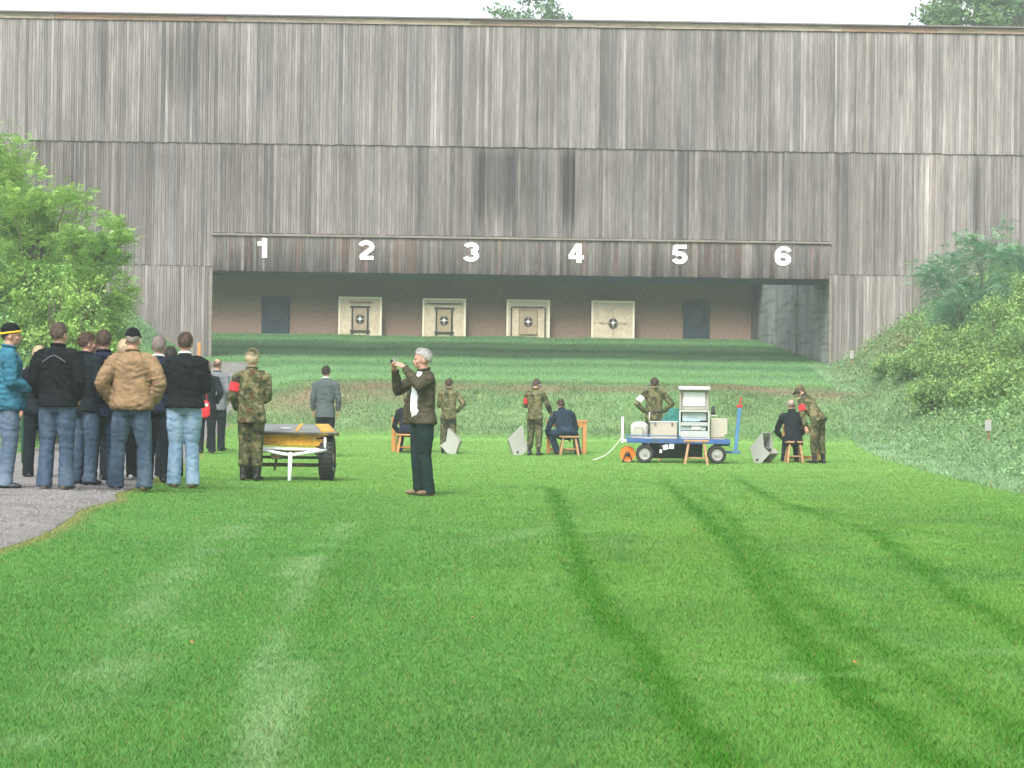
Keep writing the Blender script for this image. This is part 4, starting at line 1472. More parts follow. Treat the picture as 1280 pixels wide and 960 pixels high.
def tyre_on(name, c, axis, r, w, parent, hub=True, lugs=True):
    t = MB()
    hw = w / 2; a = V(axis)
    prof = [(r * .60, -hw * .82), (r * .74, -hw), (r * .90, -hw), (r * .97, -hw * .72), (r, -hw * .3), (r, hw * .3), (r * .97, hw * .72), (r * .90, hw), (r * .74, hw), (r * .60, hw * .82), (r * .60, -hw * .82)]
    t.lathe(prof, c, axis, 36)
    if lugs:
        d = a.normalized(); e1 = d.orthogonal().normalized(); e2 = d.cross(e1)
        for i in range(30):
            th = 2 * math.pi * i / 30
            rd = e1 * math.cos(th) + e2 * math.sin(th); tn = d.cross(rd)
            for sg in (-1, 1):
                t.box(V(c) + rd * (r + .003) + d * (sg * hw * .45), (hw * .75, .10 * r, .012), Matrix((d, tn, rd)).transposed())
    o = t.build(name, M['tyre'], parent)
    if hub:
        h = MB()
        h.lathe([(r * .58, -hw * .7), (r * .61, -hw * .86), (r * .52, -hw * .80), (r * .48, -hw * .42), (r * .20, -hw * .50), (r * .17, -hw * .92), (0.001, -hw * .95), (0.001, hw * .95), (r * .17, hw * .92), (r * .20, hw * .50), (r * .48, hw * .42), (r * .52, hw * .80), (r * .61, hw * .86), (r * .58, hw * .7)], c, axis, 28)
        rim = h.build('rim', M['rim'], o, smooth=False)
        bl = MB(); d = a.normalized(); e1 = d.orthogonal().normalized(); e2 = d.cross(e1)
        for i in range(5):
            th = 2 * math.pi * i / 5
            q = V(c) + (e1 * math.cos(th) + e2 * math.sin(th)) * r * .33
            bl.cyl(q - d * hw * .56, q + d * hw * .56, r * .035, n=8)
        bl.build('wheel_bolt', M['dark_grey'], rim)
    return o


Pc = ground_at(363, 600)
s_ = F / Pc.y                                     # photo pixels per metre here
def cpx(u, v, dy=0.0):
    """cart-local position seen at a pixel, at depth offset dy from the cart's axle plane"""
    q = at_y(u, v, Pc.y + dy) - Pc
    return q
cart = empty('hand_cart', Pc, 0, 'yellow and grey two wheeled flat cart with white drawbar, parked on the lawn', 'cart', kind='thing')
wr = cpx(409, 574)
rw = 28.2 / s_
xw = wr.x; xl = cpx(316, 574).x
for x in (xl, xw):
    tyre_on('wheel', (x, 0, rw), (1, 0, 0), rw, 17.5 / s_, cart)
zax = rw * .97
zb = cpx(363, 541).z
ax = MB(); ax.box(((xl + xw) / 2, 0, zax - .10), (xw - xl - .12, .07, .055)); ax.cyl((xl - .05, 0, rw), (xw + .05, 0, rw), .022, n=12)
ax.build('axle', M['dark_olive'], cart, bevel=.006)
cxm = (xl + xw) / 2
hwid = .715                                        # half width of the bed
L0, L1 = -.28, .85                                # bed from the drawbar end to the far end; it is tipped forward a little
tilt = .16
def bedz(y): return zb + .02 + tilt * (y - L0) * .55
bed = MB()
bed.add([(cxm - hwid, L0, bedz(L0)), (cxm + hwid, L0, bedz(L0)), (cxm + hwid * .66, L1, bedz(L1)), (cxm - hwid * .66, L1, bedz(L1)),
         (cxm - hwid, L0, bedz(L0) - .03), (cxm + hwid, L0, bedz(L0) - .03), (cxm + hwid * .66, L1, bedz(L1) - .03), (cxm - hwid * .66, L1, bedz(L1) - .03)],
        [[0, 1, 2, 3], [7, 6, 5, 4], [0, 4, 5, 1], [1, 5, 6, 2], [2, 6, 7, 3], [3, 7, 4, 0]])
bed_o = bed.build('bed_sheet', M['grey_sheet'], cart)
bt = MB(); bt.box((cxm - .08, L0 + .5, bedz(L0 + .5) + .004), (.13, .30, .012)); bt.build('plate', M['white_tube'], bed_o)
for xx in (cxm + .12, cxm + hwid - .13):
    st = MB()
    for i in range(6):
        y = L0 + .12 + 1.2 * i / 5
        k = 1 - .34 * (y - L0) / (L1 - L0)
        xq = cxm + (xx - cxm) * k
    st.bar((xx, L0 + .01, bedz(L0) + .006), (cxm + (xx - cxm) * .66, L1 - .01, bedz(L1) + .006), .05 if xx < cxm + .3 else .20, .012)
    st.build('yellow_stripe', M['yellow'], bed_o)
tr_ = MB()
for (a, e) in (((cxm - hwid + .02, cxm + hwid - .02), (cxm - hwid * .75, cxm + hwid * .45)),):
    tr_.add([(a[0], L0 + .02, bedz(L0) - .032), (a[1], L0 + .02, bedz(L0) - .032), (e[1], L0 + .05, bedz(L0) - .105), (e[0], L0 + .05, bedz(L0) - .105),
             (a[0] + .2, L1 - .1, bedz(L1) - .05), (a[1] - .2, L1 - .1, bedz(L1) - .05), (e[1], L1 - .1, bedz(L1) - .115), (e[0], L1 - .1, bedz(L1) - .115)],
            [[0, 1, 2, 3], [7, 6, 5, 4], [0, 4, 5, 1], [1, 5, 6, 2], [2, 6, 7, 3], [3, 7, 4, 0]])
tr_.build('tray', M['yellow'], cart)
rim_ = MB()
rim_.bar((cxm - hwid - .01, L0 - .015, bedz(L0) - .03), (cxm + hwid + .03, L0 - .015, bedz(L0) - .03), .03, .038)
rim_.bar((cxm - hwid - .012, L0, bedz(L0) - .028), (cxm - hwid * .66 - .012, L1, bedz(L1) - .028), .03, .06)
rim_.bar((cxm + hwid + .012, L0, bedz(L0) - .028), (cxm + hwid * .66 + .012, L1, bedz(L1) - .028), .03, .06)
rim_.build('edge_rail', M['dark_olive'], cart, bevel=.005)
zf = zb - .135
fr = MB()
fr.bar((cxm - .50, -.20, zf), (cxm + .50, -.20, zf), .06, .10)
fr.build('front_beam', M['yellow'], cart, bevel=.006)
fr = MB()
fr.bar((cxm - .43, -.24, zf - .115), (cxm + .43, -.24, zf - .115), .05, .085)
fr.build('lower_beam', M['yellow'], cart, bevel=.006)
lo = MB()
for sx in (-1, 1):
    lo.bar((cxm + sx * .44, -.15, zf + .1), (cxm + sx * .44, .6, zf + .16), .05, .07)
    lo.bar((cxm + sx * .44, -.05, zf + .08), (cxm + sx * (.56), -.02, zax - .1), .05, .05, up=(0, 1, 0))
    lo.bar((cxm + sx * .58, .1, zf + .14), (cxm + sx * .66, .02, zax - .12), .055, .06, up=(0, 1, 0))
lo.build('chassis_bar', M['dark_olive'], cart, bevel=.005)
md = MB(); md.box((cxm - .16, -.30, zax + .06), (.16, .14, .14)); md.bar((cxm - .16, -.3, zax + .02), (cxm - .20, -.25, zax - .18), .03, .03); md.build('brake_box', M['dark_olive'], cart, bevel=.008)
db = MB()
ap = V((cpx(363, 569, -.8).x, -.80, cpx(363, 569, -.8).z)); ft = V((ap.x + .01, -.98, .02))
ft.z = hz(Pc.x + ft.x, Pc.y + ft.y) - Pc.z + .02
zc_ = cpx(363, 561, -.3).z
db.pipe([(cxm - .54, -.29, zc_), (cxm + .56, -.29, zc_ - .015)], .023, 10)
db.pipe([(cxm - .54, -.29, zc_), ap], .024, 10)
db.pipe([(cxm + .56, -.29, zc_ - .015), ap], .024, 10)
db.pipe([ap + V((0, .0, .03)), ft], [.030, .027], 12)
for sx in (-1, 1): db.pipe([(cxm + sx * .54, -.29, zc_ - .02), (cxm + sx * .54, -.28, zc_ + .17)], .02, 8)
db.build('drawbar', M['white_tube'], cart, smooth=True)

# ------------------------------------------------------------------ equipment trailer in the middle distance
Pt = ground_at(852, 578.5)
st_ = F / Pt.y
TR = R(-4)
trailer = empty('flatbed_trailer', Pt, TR, 'blue flatbed trailer with four small wheels and an upright blue drawbar', 'trailer', kind='thing')


def tp(u, v, dy=0.0):
    """trailer-local x and z seen at a pixel"""
    q = at_y(u, v, Pt.y + dy) - Pt
    return (q.x * math.cos(TR) + q.y * math.sin(TR)), q.z


rwh = 11.3 / st_
DT = .45                                            # half depth of the deck
for u in (806, 895.6):
    x, _ = tp(u, 569)
    for y in (-DT + .05, DT - .05):
        o = tyre_on('wheel', (x, y, hz(Pt.x + x, Pt.y) - Pt.z + rwh - .005), (0, -1, 0), rwh, .15, trailer, lugs=False)
x0, zd = tp(785, 554.5, -.4); x1, _ = tp(911, 556, -.4)
zd = .475
dk = MB(); dk.box(((x0 + x1) / 2, 0, zd), (x1 - x0, DT * 2, .03)); dk.build('deck', M['bench_wood'], trailer)
fr = MB()
for y in (-DT - .012, DT + .012): fr.box(((x0 + x1) / 2, y, zd - .02), (x1 - x0 + .05, .03, .10))
for x in (x0 - .012, x1 + .012): fr.box((x, 0, zd - .02), (.03, DT * 2 - .01, .10))
fr.build('blue_frame', M['blue'], trailer, bevel=.006)
un = MB()
for u in (806, 895.6):
    x, _ = tp(u, 569); un.bar((x, -DT + .1, rwh), (x, DT - .1, rwh), .05, .05); un.box((x, 0, (rwh + zd) / 2), (.12, .5, zd - rwh))
un.build('axle', M['dark_grey'], trailer)
xr0, zr = tp(782, 544, -.4); xr1, _ = tp(850, 547, -.4)
rl = MB(); rl.pipe([(xr0, -DT, zr), (xr1, -DT, zr)], .013, 8); rl.pipe([(xr0 + .02, -DT, zd), (xr0 + .02, -DT, zr)], .013, 8); rl.pipe([(xr1, -DT, zd), (xr1, -DT, zr)], .013, 8)
rl.build('side_rail', M['blue_pale'], trailer, smooth=True)
px_, zt = tp(778.5, 521); _, zbm = tp(779, 553)
ps = MB(); ps.box((px_, -DT + .1, (zt + zbm) / 2), (.05, .05, zt - zbm)); ps.box((px_ + .06, -DT + .1, zd - .02), (.16, .05, .05)); ps.build('white_post', M['white_tube'], trailer, bevel=.005)
bx, zt = tp(924, 509); bx0, z0 = tp(919, 563)
dbm = MB(); dbm.bar((bx0, -.1, z0), (bx, -.1, zt), .075, .07, up=(0, 1, 0)); dbm.box((bx0 - .05, -.1, z0 - .035), (.30, .10, .055)); dbm.box((bx0 - .22, -.1, zd - .09), (.2, .08, .05))
do = dbm.build('drawbar', M['blue_pale'], trailer, bevel=.008)
rc = MB(); rc.box((bx, -.1, zt + .02), (.12, .10, .045)); rc.pipe([(bx + .01, -.1, zt + .03), (bx + .01, -.1, zt + .10), (bx + .035, -.1, zt + .15), (bx + .02, -.1, zt + .2)], .015, 8)
rc.build('red_coupling', M['red_cloth'], do, bevel=.006)
ud = MB(); ud.box(((x0 + x1) / 2 - .05, DT - .08, .25), (1.12, .05, .34)); ud.build('underside_board', M['dk_green'], trailer)

ZD = zd + .017


def on_deck(name, x, y, label, cat, group=None):
    p = Pt + V((x * math.cos(TR) - y * math.sin(TR), x * math.sin(TR) + y * math.cos(TR), ZD))
    return empty(name, p, TR, label, cat, group, kind='thing')


# instrument cabinet with raised lid
xa, _ = tp(848.5, 550, -.3); xb, _ = tp(886.5, 550, -.3); xc = (xa + xb) / 2; w = xb - xa
_, zl0 = tp(867, 513, -.3); _, zl1 = tp(867, 484.5, -.3)
hb_ = zl0 - ZD; hl = zl1 - zl0
cab = on_deck('instrument_cabinet', xc, -.16, 'pale grey instrument cabinet with raised lid standing on the blue trailer', 'cabinet')
th = .035
c = MB()
c.box((0, .25, hb_ / 2), (w, .03, hb_))
for sx in (-1, 1): c.box((sx * (w / 2 - th / 2), -.01, hb_ / 2), (th, .49, hb_))
for z in (th / 2, hb_ * .50, hb_ * .56, hb_ - th / 2): c.box((0, -.012, z), (w - 2 * th - .002, .484, th))
c.box((0, -.25, hb_ * .18), (w - 2 * th, .02, hb_ * .22))
c.build('case', M['case_grey'], cab, bevel=.006)
g = MB(); g.box((0, -.17, hb_ * .79), (w - 2 * th - .06, .03, hb_ * .27)); g.box((-.02, -.19, hb_ * .40), (w - 2 * th - .04, .05, hb_ * .17)); g.build('screen', M['glass'], cab)
g = MB(); g.box((-.06, -.215, hb_ * .66), (.36, .05, .05)); g.build('keyboard', M['cyan'], cab, bevel=.005)
g = MB(); g.box((.04, -.21, hb_ * .385), (.20, .05, .09)); g.build('printer', M['white_plastic'], cab, bevel=.02)
ld = MB()
ld.box((0, .235, hb_ + hl / 2), (w - .01, .03, hl - .02))
for sx in (-1, 1): ld.box((sx * (w / 2 - .028), .195, hb_ + hl / 2), (.035, .055, hl - .02))
lo_ = ld.build('lid', M['lid_beige'], cab, bevel=.006)
MB().box((0, .16, hb_ + hl - .01), (w + .03, .20, .075)).build('lid_edge', M['white_plastic'], lo_, bevel=.015)
MB().box((.0, .212, hb_ + hl * .50), (w * .72, .012, hl * .60)).build('notice_sheet', M['paperw'], lo_)
hk = MB()
for sx in (-.1, .1): hk.box((sx, .09, hb_ + hl + .035), (.06, .03, .014))
hk.build('hinge', M['dark_grey'], lo_)
MB().box((w / 2 + .09, .05, hb_ - .10), (.15, .2, .02)).build('side_shelf', M['white_plastic'], cab)
lp = MB(); lp.cyl((w / 2 + .08, .05, hb_ - .09), (w / 2 + .08, .05, hb_ + .05), .045, .04, 14); lp.ball((w / 2 + .08, .05, hb_ + .06), .042); lp.build('lamp_head', M['black_plastic'], cab, smooth=True)

# white water drum
xa, _ = tp(799, 545, -.2); _, zt = tp(799, 527, -.2)
dr = on_deck('plastic_drum', xa, -.10, 'rounded white plastic drum on the left end of the trailer', 'drum')
hd_ = zt - ZD
MB().lathe([(.17, 0), (.185, .03), (.185, hd_ - .11), (.165, hd_ - .05), (.10, hd_ - .01), (.06, hd_)], (0, .06, 0), (0, 0, 1), 28).build('body', M['white_plastic'], dr, smooth=True)
bx_ = MB().box((-.02, -.21, hd_ * .38), (.18, .12, hd_ * .76)); bx_.build('front_box', M['ivory'], dr, bevel=.02)
MB().box((-.02, -.275, hd_ * .72), (.15, .012, .05)).build('front_lid', M['white_plastic'], dr, bevel=.008)
# long ivory box
xa, _ = tp(812, 545, -.2); xb, _ = tp(847, 545, -.2); _, zt = tp(830, 528, -.2)
o = on_deck('storage_box', (xa + xb) / 2, .05, 'long low ivory box between white drum and cabinet', 'box')
MB().box((0, 0, (zt - ZD) / 2), (xb - xa - .02, .5, zt - ZD)).build('body', M['ivory'], o, bevel=.012)
lid_ = MB().box((0, 0, zt - ZD + .008), (xb - xa, .52, .03)).build('lid', M['white_plastic'], o, bevel=.008)
for sx in (-.3, .3):
    MB().box((sx * (xb - xa), -.262, zt - ZD - .03), (.04, .016, .07)).build('latch', M['dark_grey'], lid_, bevel=.004)
# right ivory panel box with notch
xa, _ = tp(888, 545, -.2); xb, _ = tp(909, 545, -.2); _, zt = tp(900, 523, -.2)
w = xb - xa; h = zt - ZD
o = on_deck('equipment_case', (xa + xb) / 2, .02, 'plain ivory case with a notched corner on the right of the cabinet', 'case')
MB().prism([(-w / 2, 0), (w / 2 - .06, 0), (w / 2 - .06, h * .24), (w / 2, h * .24), (w / 2, h), (-w / 2, h)], -.22, .22).build('body', M['ivory'], o, bevel=.010)
hd1 = MB(); hd1.box((-w * .1, -.3, .045), (.30, .05, .02)); hd1.box((.05, -.3, .05), (.08, .06, .03)); hd1.build('handle', M['dark_grey'], o, bevel=.005)
# upright rod
xa, zt = tp(811.5, 515, -.2)
o = on_deck('measuring_rod', xa, -.36, 'thin black and white rod standing upright between white drum and long box', 'rod')
hr = zt - ZD
MB().cyl((0, 0, 0), (0, 0, hr * .62), .016, n=10).build('lower_rod', M['black_plastic'], o, smooth=True)
MB().cyl((0, 0, hr * .62), (.01, 0, hr), .014, n=10).build('upper_rod', M['white_plastic'], o, smooth=True)
o = on_deck('paper_stack', tp(809, 549, -.4)[0], -.40, 'flat white papers lying on the trailer edge below the drum', 'papers')
MB().box((0, 0, .012), (.20, .10, .022)).box((.03, .01, .029), (.16, .09, .01), Matrix.Rotation(.2, 3, 'Z')).build('sheet', M['paperw'], o)
# tags hanging from the frame edge
for i, (u, v, wd, hg, lab) in enumerate(((826, 564, .05, .07, 'smallest paper tag hanging lowest below the trailer edge'), (832, 559, .10, .10, 'tilted white card hanging below the trailer edge'), (839.5, 558, .09, .10, 'upright white card hanging below the trailer edge, nearest the stool'))):
    x, z = tp(u, v, -.48)
    p = Pt + V((x * math.cos(TR) + .50 * math.sin(TR), x * math.sin(TR) - .50 * math.cos(TR), 0))
    o = empty('paper_tag', p, TR, lab, 'tag', 'paper tags hanging from the trailer')
    Mx = Matrix.Rotation((.05, -.25, .06)[i], 3, 'Y')
    MB().box((0, 0, z), (wd * 1.1, .006, hg), Mx).build('card', M['paperw'], o)
    MB().pipe([(0, 0, z + hg / 2 - .005), (0, .0, zd - .05)], .004, 6).build('string', M['dark_grey'], o)
# cable reel hung at the end
x, z = tp(783.5, 564, -.2)
p = Pt + V((x * math.cos(TR), x * math.sin(TR) - .25, 0))
reel = empty('cable_reel', (p.x, p.y, hz(p.x, p.y)), TR, 'bright orange cable reel standing on the grass at the left end of the trailer', 'cable reel', kind='thing')
rr = 9.6 / st_
fl = MB()
for y in (-.07, .07):
    fl.lathe([(rr * .32, -.008), (rr * .9, -.008), (rr, -.016), (rr, .016), (rr * .9, .008), (rr * .32, .008), (rr * .32, -.008)], (0, y, rr + .02), (0, 1, 0), 30)
fl.build('flange', M['orange'], reel)
MB().lathe([(rr * .80, -.055), (rr * .80, .055)], (0, 0, rr + .02), (0, 1, 0), 26).build('cable_winding', M['orange'], reel)
hdl = MB(); hdl.pipe([(-rr * .6, -.11, .0 + .012), (-rr * .35, -.11, rr), (0, -.11, rr * 1.35), (rr * .35, -.11, rr), (rr * .6, -.11, .012)], .013, 8)
hdl.pipe([(-rr * .7, -.11, .012), (rr * .7, -.11, .012)], .013, 8); hdl.pipe([(-rr * .7, .1, .012), (rr * .7, .1, .012)], .013, 8); hdl.cyl((0, -.13, rr + .02), (0, .09, rr + .02), rr * .28, n=14)
hdl.build('stand', M['black_plastic'], reel, smooth=True)
# white hose from the post across the lawn
pts = []
for u, v in ((779, 543), (776, 548), (770, 556), (763, 564), (755, 570), (745, 574), (741, 575)):
    q = at_y(u, v, Pt.y - .3); pts.append(V((q.x, q.y, max(q.z, hz(q.x, q.y) + .018))))
fine = []
for i in range(len(pts) - 1):
    for t in (0, .5): fine.append(pts[i].lerp(pts[i + 1], t))
fine.append(pts[-1])
tag(MB().pipe(fine, .0075, 8).build('hose', M['white_tube'], None, smooth=True), 'white hose hanging from the post at the trailer end down to the grass', 'hose')
# teal cover behind the cabinet
pb_ = at_y(841, 545, Pt.y + 1.2); gz = hz(pb_.x, pb_.y)
o = empty('covered_bundle', (pb_.x, pb_.y, gz), 0, 'rounded teal covered bundle on legs behind the trailer cabinet', 'bundle', kind='thing')
zt = at_y(842, 513, pb_.y).z - gz
bb = Vol(); bb.tube([(0, 0, .45), (0, 0, zt - .3), (.03, 0, zt - .12)], [(.30, .24), (.31, .25), (.2, .17)], n=18)
bb.skin('cover', M['teal_cover'], o, 1, .02, 3, .02)
lg = MB()
for sx in (-1, 1):
    for sy in (-1, 1): lg.bar((sx * .2, sy * .15, .5), (sx * .26, sy * .2, 0), .04, .04)
lg.build('trestle', M['bench_wood'], o)


# ------------------------------------------------------------------ stools, tables, brass catchers
def stool(u, v, label, hgt=.45, w=.42, mat='bench_wood', sh=None):
    p = ground_at(u, v)
    if sh: p = V((p.x, sh.location.y - .02, 0)); p.z = hz(p.x, p.y)
    o = empty('stool', p, R(random.uniform(-12, 12)), label, 'stool', 'wooden stools')
    MB().box((0, 0, hgt - .02), (w, .28, .04)).build('seat', M[mat], o, bevel=.008)
    for sx in (-1, 1):
        for sy in (-1, 1):
            MB().bar((sx * w * .30, sy * .08, hgt - .04), (sx * w * .46, sy * .16, .0), .045, .04, up=(0, 1, 0)).build('leg', M[mat], o, bevel=.005)
    MB().bar((-w * .36, 0, .14), (w * .36, 0, .14), .03, .03).build('stretcher', M[mat], o)
    return o


stool(870, 581, 'wooden stool standing in front of the blue trailer between its wheels', .50, .50)
stool(712, 570, 'wooden stool under the shooter in navy jumper and jeans', .44, .46, sh=sh2)
stool(997, 580, 'wooden stool under the shooter in black coat', .46, .36, sh=sh3)
stool(507, 567, 'wooden stool under the shooter hidden by the photographer', .44, .44, 'orange_wood', sh=sh1)


def table(u0, u1, sh, label, depth=.55, dy=.72):
    y = sh.location.y + dy; wd = (u1 - u0) / F * y
    p = V((at_y((u0 + u1) / 2, 540, y).x, y, 0)); p.z = hz(p.x, p.y)
    o = empty('shooting_table', p, 0, label, 'table', 'wooden firing tables')
    h = .76
    MB().box((0, 0, h), (wd + .06, depth, .045)).build('table_top', M['orange_wood'], o, bevel=.006)
    for sx in (-1, 1):
        for sy in (-1, 1):
            MB().box((sx * (wd / 2 - .03), sy * (depth / 2 - .06), (h - .023) / 2), (.085, .07, h - .023)).build('leg', M['orange_wood'], o, bevel=.005)
    MB().box((0, -depth / 2 + .06, .10), (wd - .15, .04, .07)).build('stretcher', M['orange_wood'], o)
    MB().box((0, -depth / 2 + .03, h - .085), (wd - .15, .03, .10)).build('apron', M['orange_wood'], o)
    return o, p, h, wd


t2, p2, h2, w2_ = table(684, 732, sh2, 'orange wooden table in front of the shooter in navy jumper')
t3, p3, h3, w3_ = table(981, 1022, sh3, 'orange wooden table in front of the shooter in black coat')
t1, p1, h1, w1_ = table(491, 534, sh1, 'orange wooden table beyond the photographer, at the left firing point')


def rifle(p, x, z, label):
    o = empty('rifle', (p.x + x, p.y, p.z + z), R(4.8), label, 'rifle', 'rifles on the firing tables')
    MB().prism([(-.03, 0), (.03, 0), (.03, .06), (-.03, .06)], -.38, -.02, Matrix.Identity(3)).box((0, .14, .03), (.045, .36, .05)).build('stock', M['bench_wood'], o, bevel=.012)
    MB().cyl((0, .1, .065), (0, .78, .065), .011, n=10).build('barrel', M['black_plastic'], o, smooth=True)
    MB().cyl((0, -.05, .115), (0, .2, .115), .018, n=10).box((0, .07, .08), (.02, .08, .05)).build('sight', M['black_plastic'], o)
    rs = MB()
    rs.box((0, .22, -.03), (.16, .12, .06)); rs.build('rest', M['dark_grey'], o, bevel=.02)


rifle(p2, .03, h2 + .085, 'rifle on a rest on the table of the shooter in navy jumper')
rifle(p3, -.02, h3 + .085, 'rifle on a rest on the table of the shooter in black coat')


def catcher(u, v, s, rz, label, flip=1):
    """a bent sheet metal box on its side, two open bays facing right"""
    p = ground_at(u, v)
    o = empty('shell_catcher', p, R(rz), label, 'metal box', 'grey metal boxes beside the firing points')
    A, B, C_, D_, E, F_, G = (.02, .60), (-.26, .30), (-.16, .0), (.0, .0), (.20, .20), (.06, .30), (.12, .42)
    prof = [A, B, C_, D_, E, F_]
    prof = [(x * s * flip, z * s) for x, z in prof]
    for y in (-.16, .16):
        MB().prism(prof, y * s - .008, y * s + .008).build('side_plate', M['grey_metal'], o)
    sh = MB()
    def pan(a, b, c):
        sh.bar((a[0] * s * flip, c, a[1] * s), (b[0] * s * flip, c, b[1] * s), .30 * s, .012, up=(-(b[1] - a[1]) * flip, 0, (b[0] - a[0])))
    # panels between the plates; bars run in the profile plane and are as wide as the gap
    for a, b in ((A, B), (B, C_), (C_, D_), (F_, (-.10, .26)), (E, (-.02, .16))):
        p0 = V((a[0] * s * flip, 0, a[1] * s)); p1 = V((b[0] * s * flip, 0, b[1] * s))
        d = (p1 - p0); L_ = d.length; d.normalize(); nn = V((-d.z, 0, d.x))
        sh.box((p0 + p1) / 2, (L_ - .012, .30 * s, .012), Matrix((d, V((0, 1, 0)), nn)).transposed())
    sh.build('panel', M['grey_metal'], o)
    ins = MB().prism([(q[0] * .92 - .005 * flip, q[1] * .92 + .01) for q in prof[:3]] + [(-.02 * s * flip, .05 * s), (.0, .26 * s)], .135 * s, .148 * s)
    ins.build('inner_lining', M['dark_grey'], o)
    MB().lathe([(.024 * s, 0), (.024 * s, .01)], (-.085 * s * flip, -.17 * s, .065 * s), (0, -1, 0), 14).build('hole_plug', M['black_plastic'], o)
    for x in (-.12, -.02):
        pass
    return o


catcher(957, 579, 1.08, -38, 'grey bent metal box with two open bays, alone right of the trailer')
catcher(651, 569, 1.12, 6, 'grey bent metal box beside the camouflaged person with ear defenders')
catcher(562, 567.5, .98, 172, 'grey bent metal box behind the photographer, at the left firing point')

# ------------------------------------------------------------------ the camera in the photographer's hands, umbrella, red bag
q = ph.matrix_basis
def from_ph(x, y, z):
    return ph.location + Matrix.Rotation(ph.rotation_euler.z, 3, 'Z') @ (PU @ V((x, y, z)) * pk)
cpos = from_ph(.0, .385, 1.640)
co_ = empty('compact_camera', cpos, ph.rotation_euler.z, 'small silver compact camera held up by the white haired man', 'camera', kind='thing')
MB().box((0, 0, 0), (.10, .028, .06)).build('body', M['rim'], co_, bevel=.008)
MB().lathe([(.024, 0), (.022, .02), (.017, .02), (.015, .012)], (.01, .014, 0), (0, 1, 0), 18).build('lens', M['black_plastic'], co_)
MB().box((0, -.0155, -.003), (.06, .003, .042)).build('display', M['glass'], co_)

pu = at_y(31, 519, pw.location.y + .08)
gz = hz(pu.x, pu.y)
um = empty('umbrella', pu, 0, 'closed dark green umbrella hanging from a hand among the spectators', 'umbrella', kind='thing')
MB().lathe([(.006, -.62), (.012, -.60), (.034, -.30), (.042, -.10), (.020, -.03), (.014, -.02)], (0, 0, 0), (0.04, 0, 1), 12).build('folded_canopy', solid('dark_green_cloth', (.012, .07, .04), .6), um, smooth=True)
MB().pipe([(0, 0, -.02), (0, 0, .09), (.02, 0, .12), (.045, 0, .12), (.06, 0, .09)], .010, 8).build('handle', M['black_plastic'], um, smooth=True)

pr = PEOPLE[11].location
rb = at_y(254, 511, pr.y - .5); 
bag = empty('red_bag', rb, R(20), 'red bag with a white patch hanging beside the black jumper man', 'bag', kind='thing')
bo = Vol(); bo.tube([(0, 0, -.14), (0, 0, 0), (0, 0, .13)], [(.14, .05), (.15, .06), (.12, .04)], n=16); bo.skin('body', M['red_cloth'], bag, 1, .012, 2, .01)
MB().box((.05, -.062, .08), (.07, .006, .06)).build('patch', M['white_plastic'], bag)
MB().pipe([(-.08, 0, .15), (-.06, 0, .30), (0, 0, .36), (.06, 0, .30), (.08, 0, .15)], .008, 8).build('strap', M['red_cloth'], bag, smooth=True)


# ------------------------------------------------------------------ marker posts
def post(u, v0, v1, label, white=True, wd=.06, mat='bench_wood'):
    p = ground_at(u, v0)
    h = at_y(u, v1, p.y).z - p.z
    o = empty('marker_post', p, 0, label, 'post', 'marker posts on the banks', kind='thing')
    MB().box((0, 0, h / 2 - .1), (wd * .8, wd * .8, h + .2)).build('post', M[mat], o, bevel=.004)
    if white: MB().box((-.02, -.05, h * .70), (wd * 2.2, .05, h * .52)).build('plate', M['grey_metal'], o, bevel=.006)
    return o


post(1235.5, 551, 524, 'thin rusty stake with pale plate on the right hand bank')
post(1065, 457, 438, 'short stake with pale plate at the foot of the plank wall')
post(249, 452, 428, 'short orange wooden post left of the opening, behind the spectators', False, .13, 'orange_wood')

# a few fallen leaves on the lawn
leafm = solid('dry_leaf', (.33, .13, .03), .7, 0, .3, 30)
for u, v in ((1066, 838), (241, 813), (590, 780), (868, 668)):
    p = ground_at(u, v)
    s = random.uniform(.016, .024)
    o = MB().add([(-s, 0, .038), (0, -s * .5, .032), (s, 0, .044), (0, s * .5, .036)], [[0, 1, 2, 3]]).build('fallen_leaf', leafm)
    o.location = p; o.rotation_euler = (random.uniform(-.3, .3), random.uniform(-.3, .3), random.uniform(0, 6))
    tag(o, 'small dry orange brown leaf lying on the lawn', 'leaf', 'fallen leaves on the lawn')
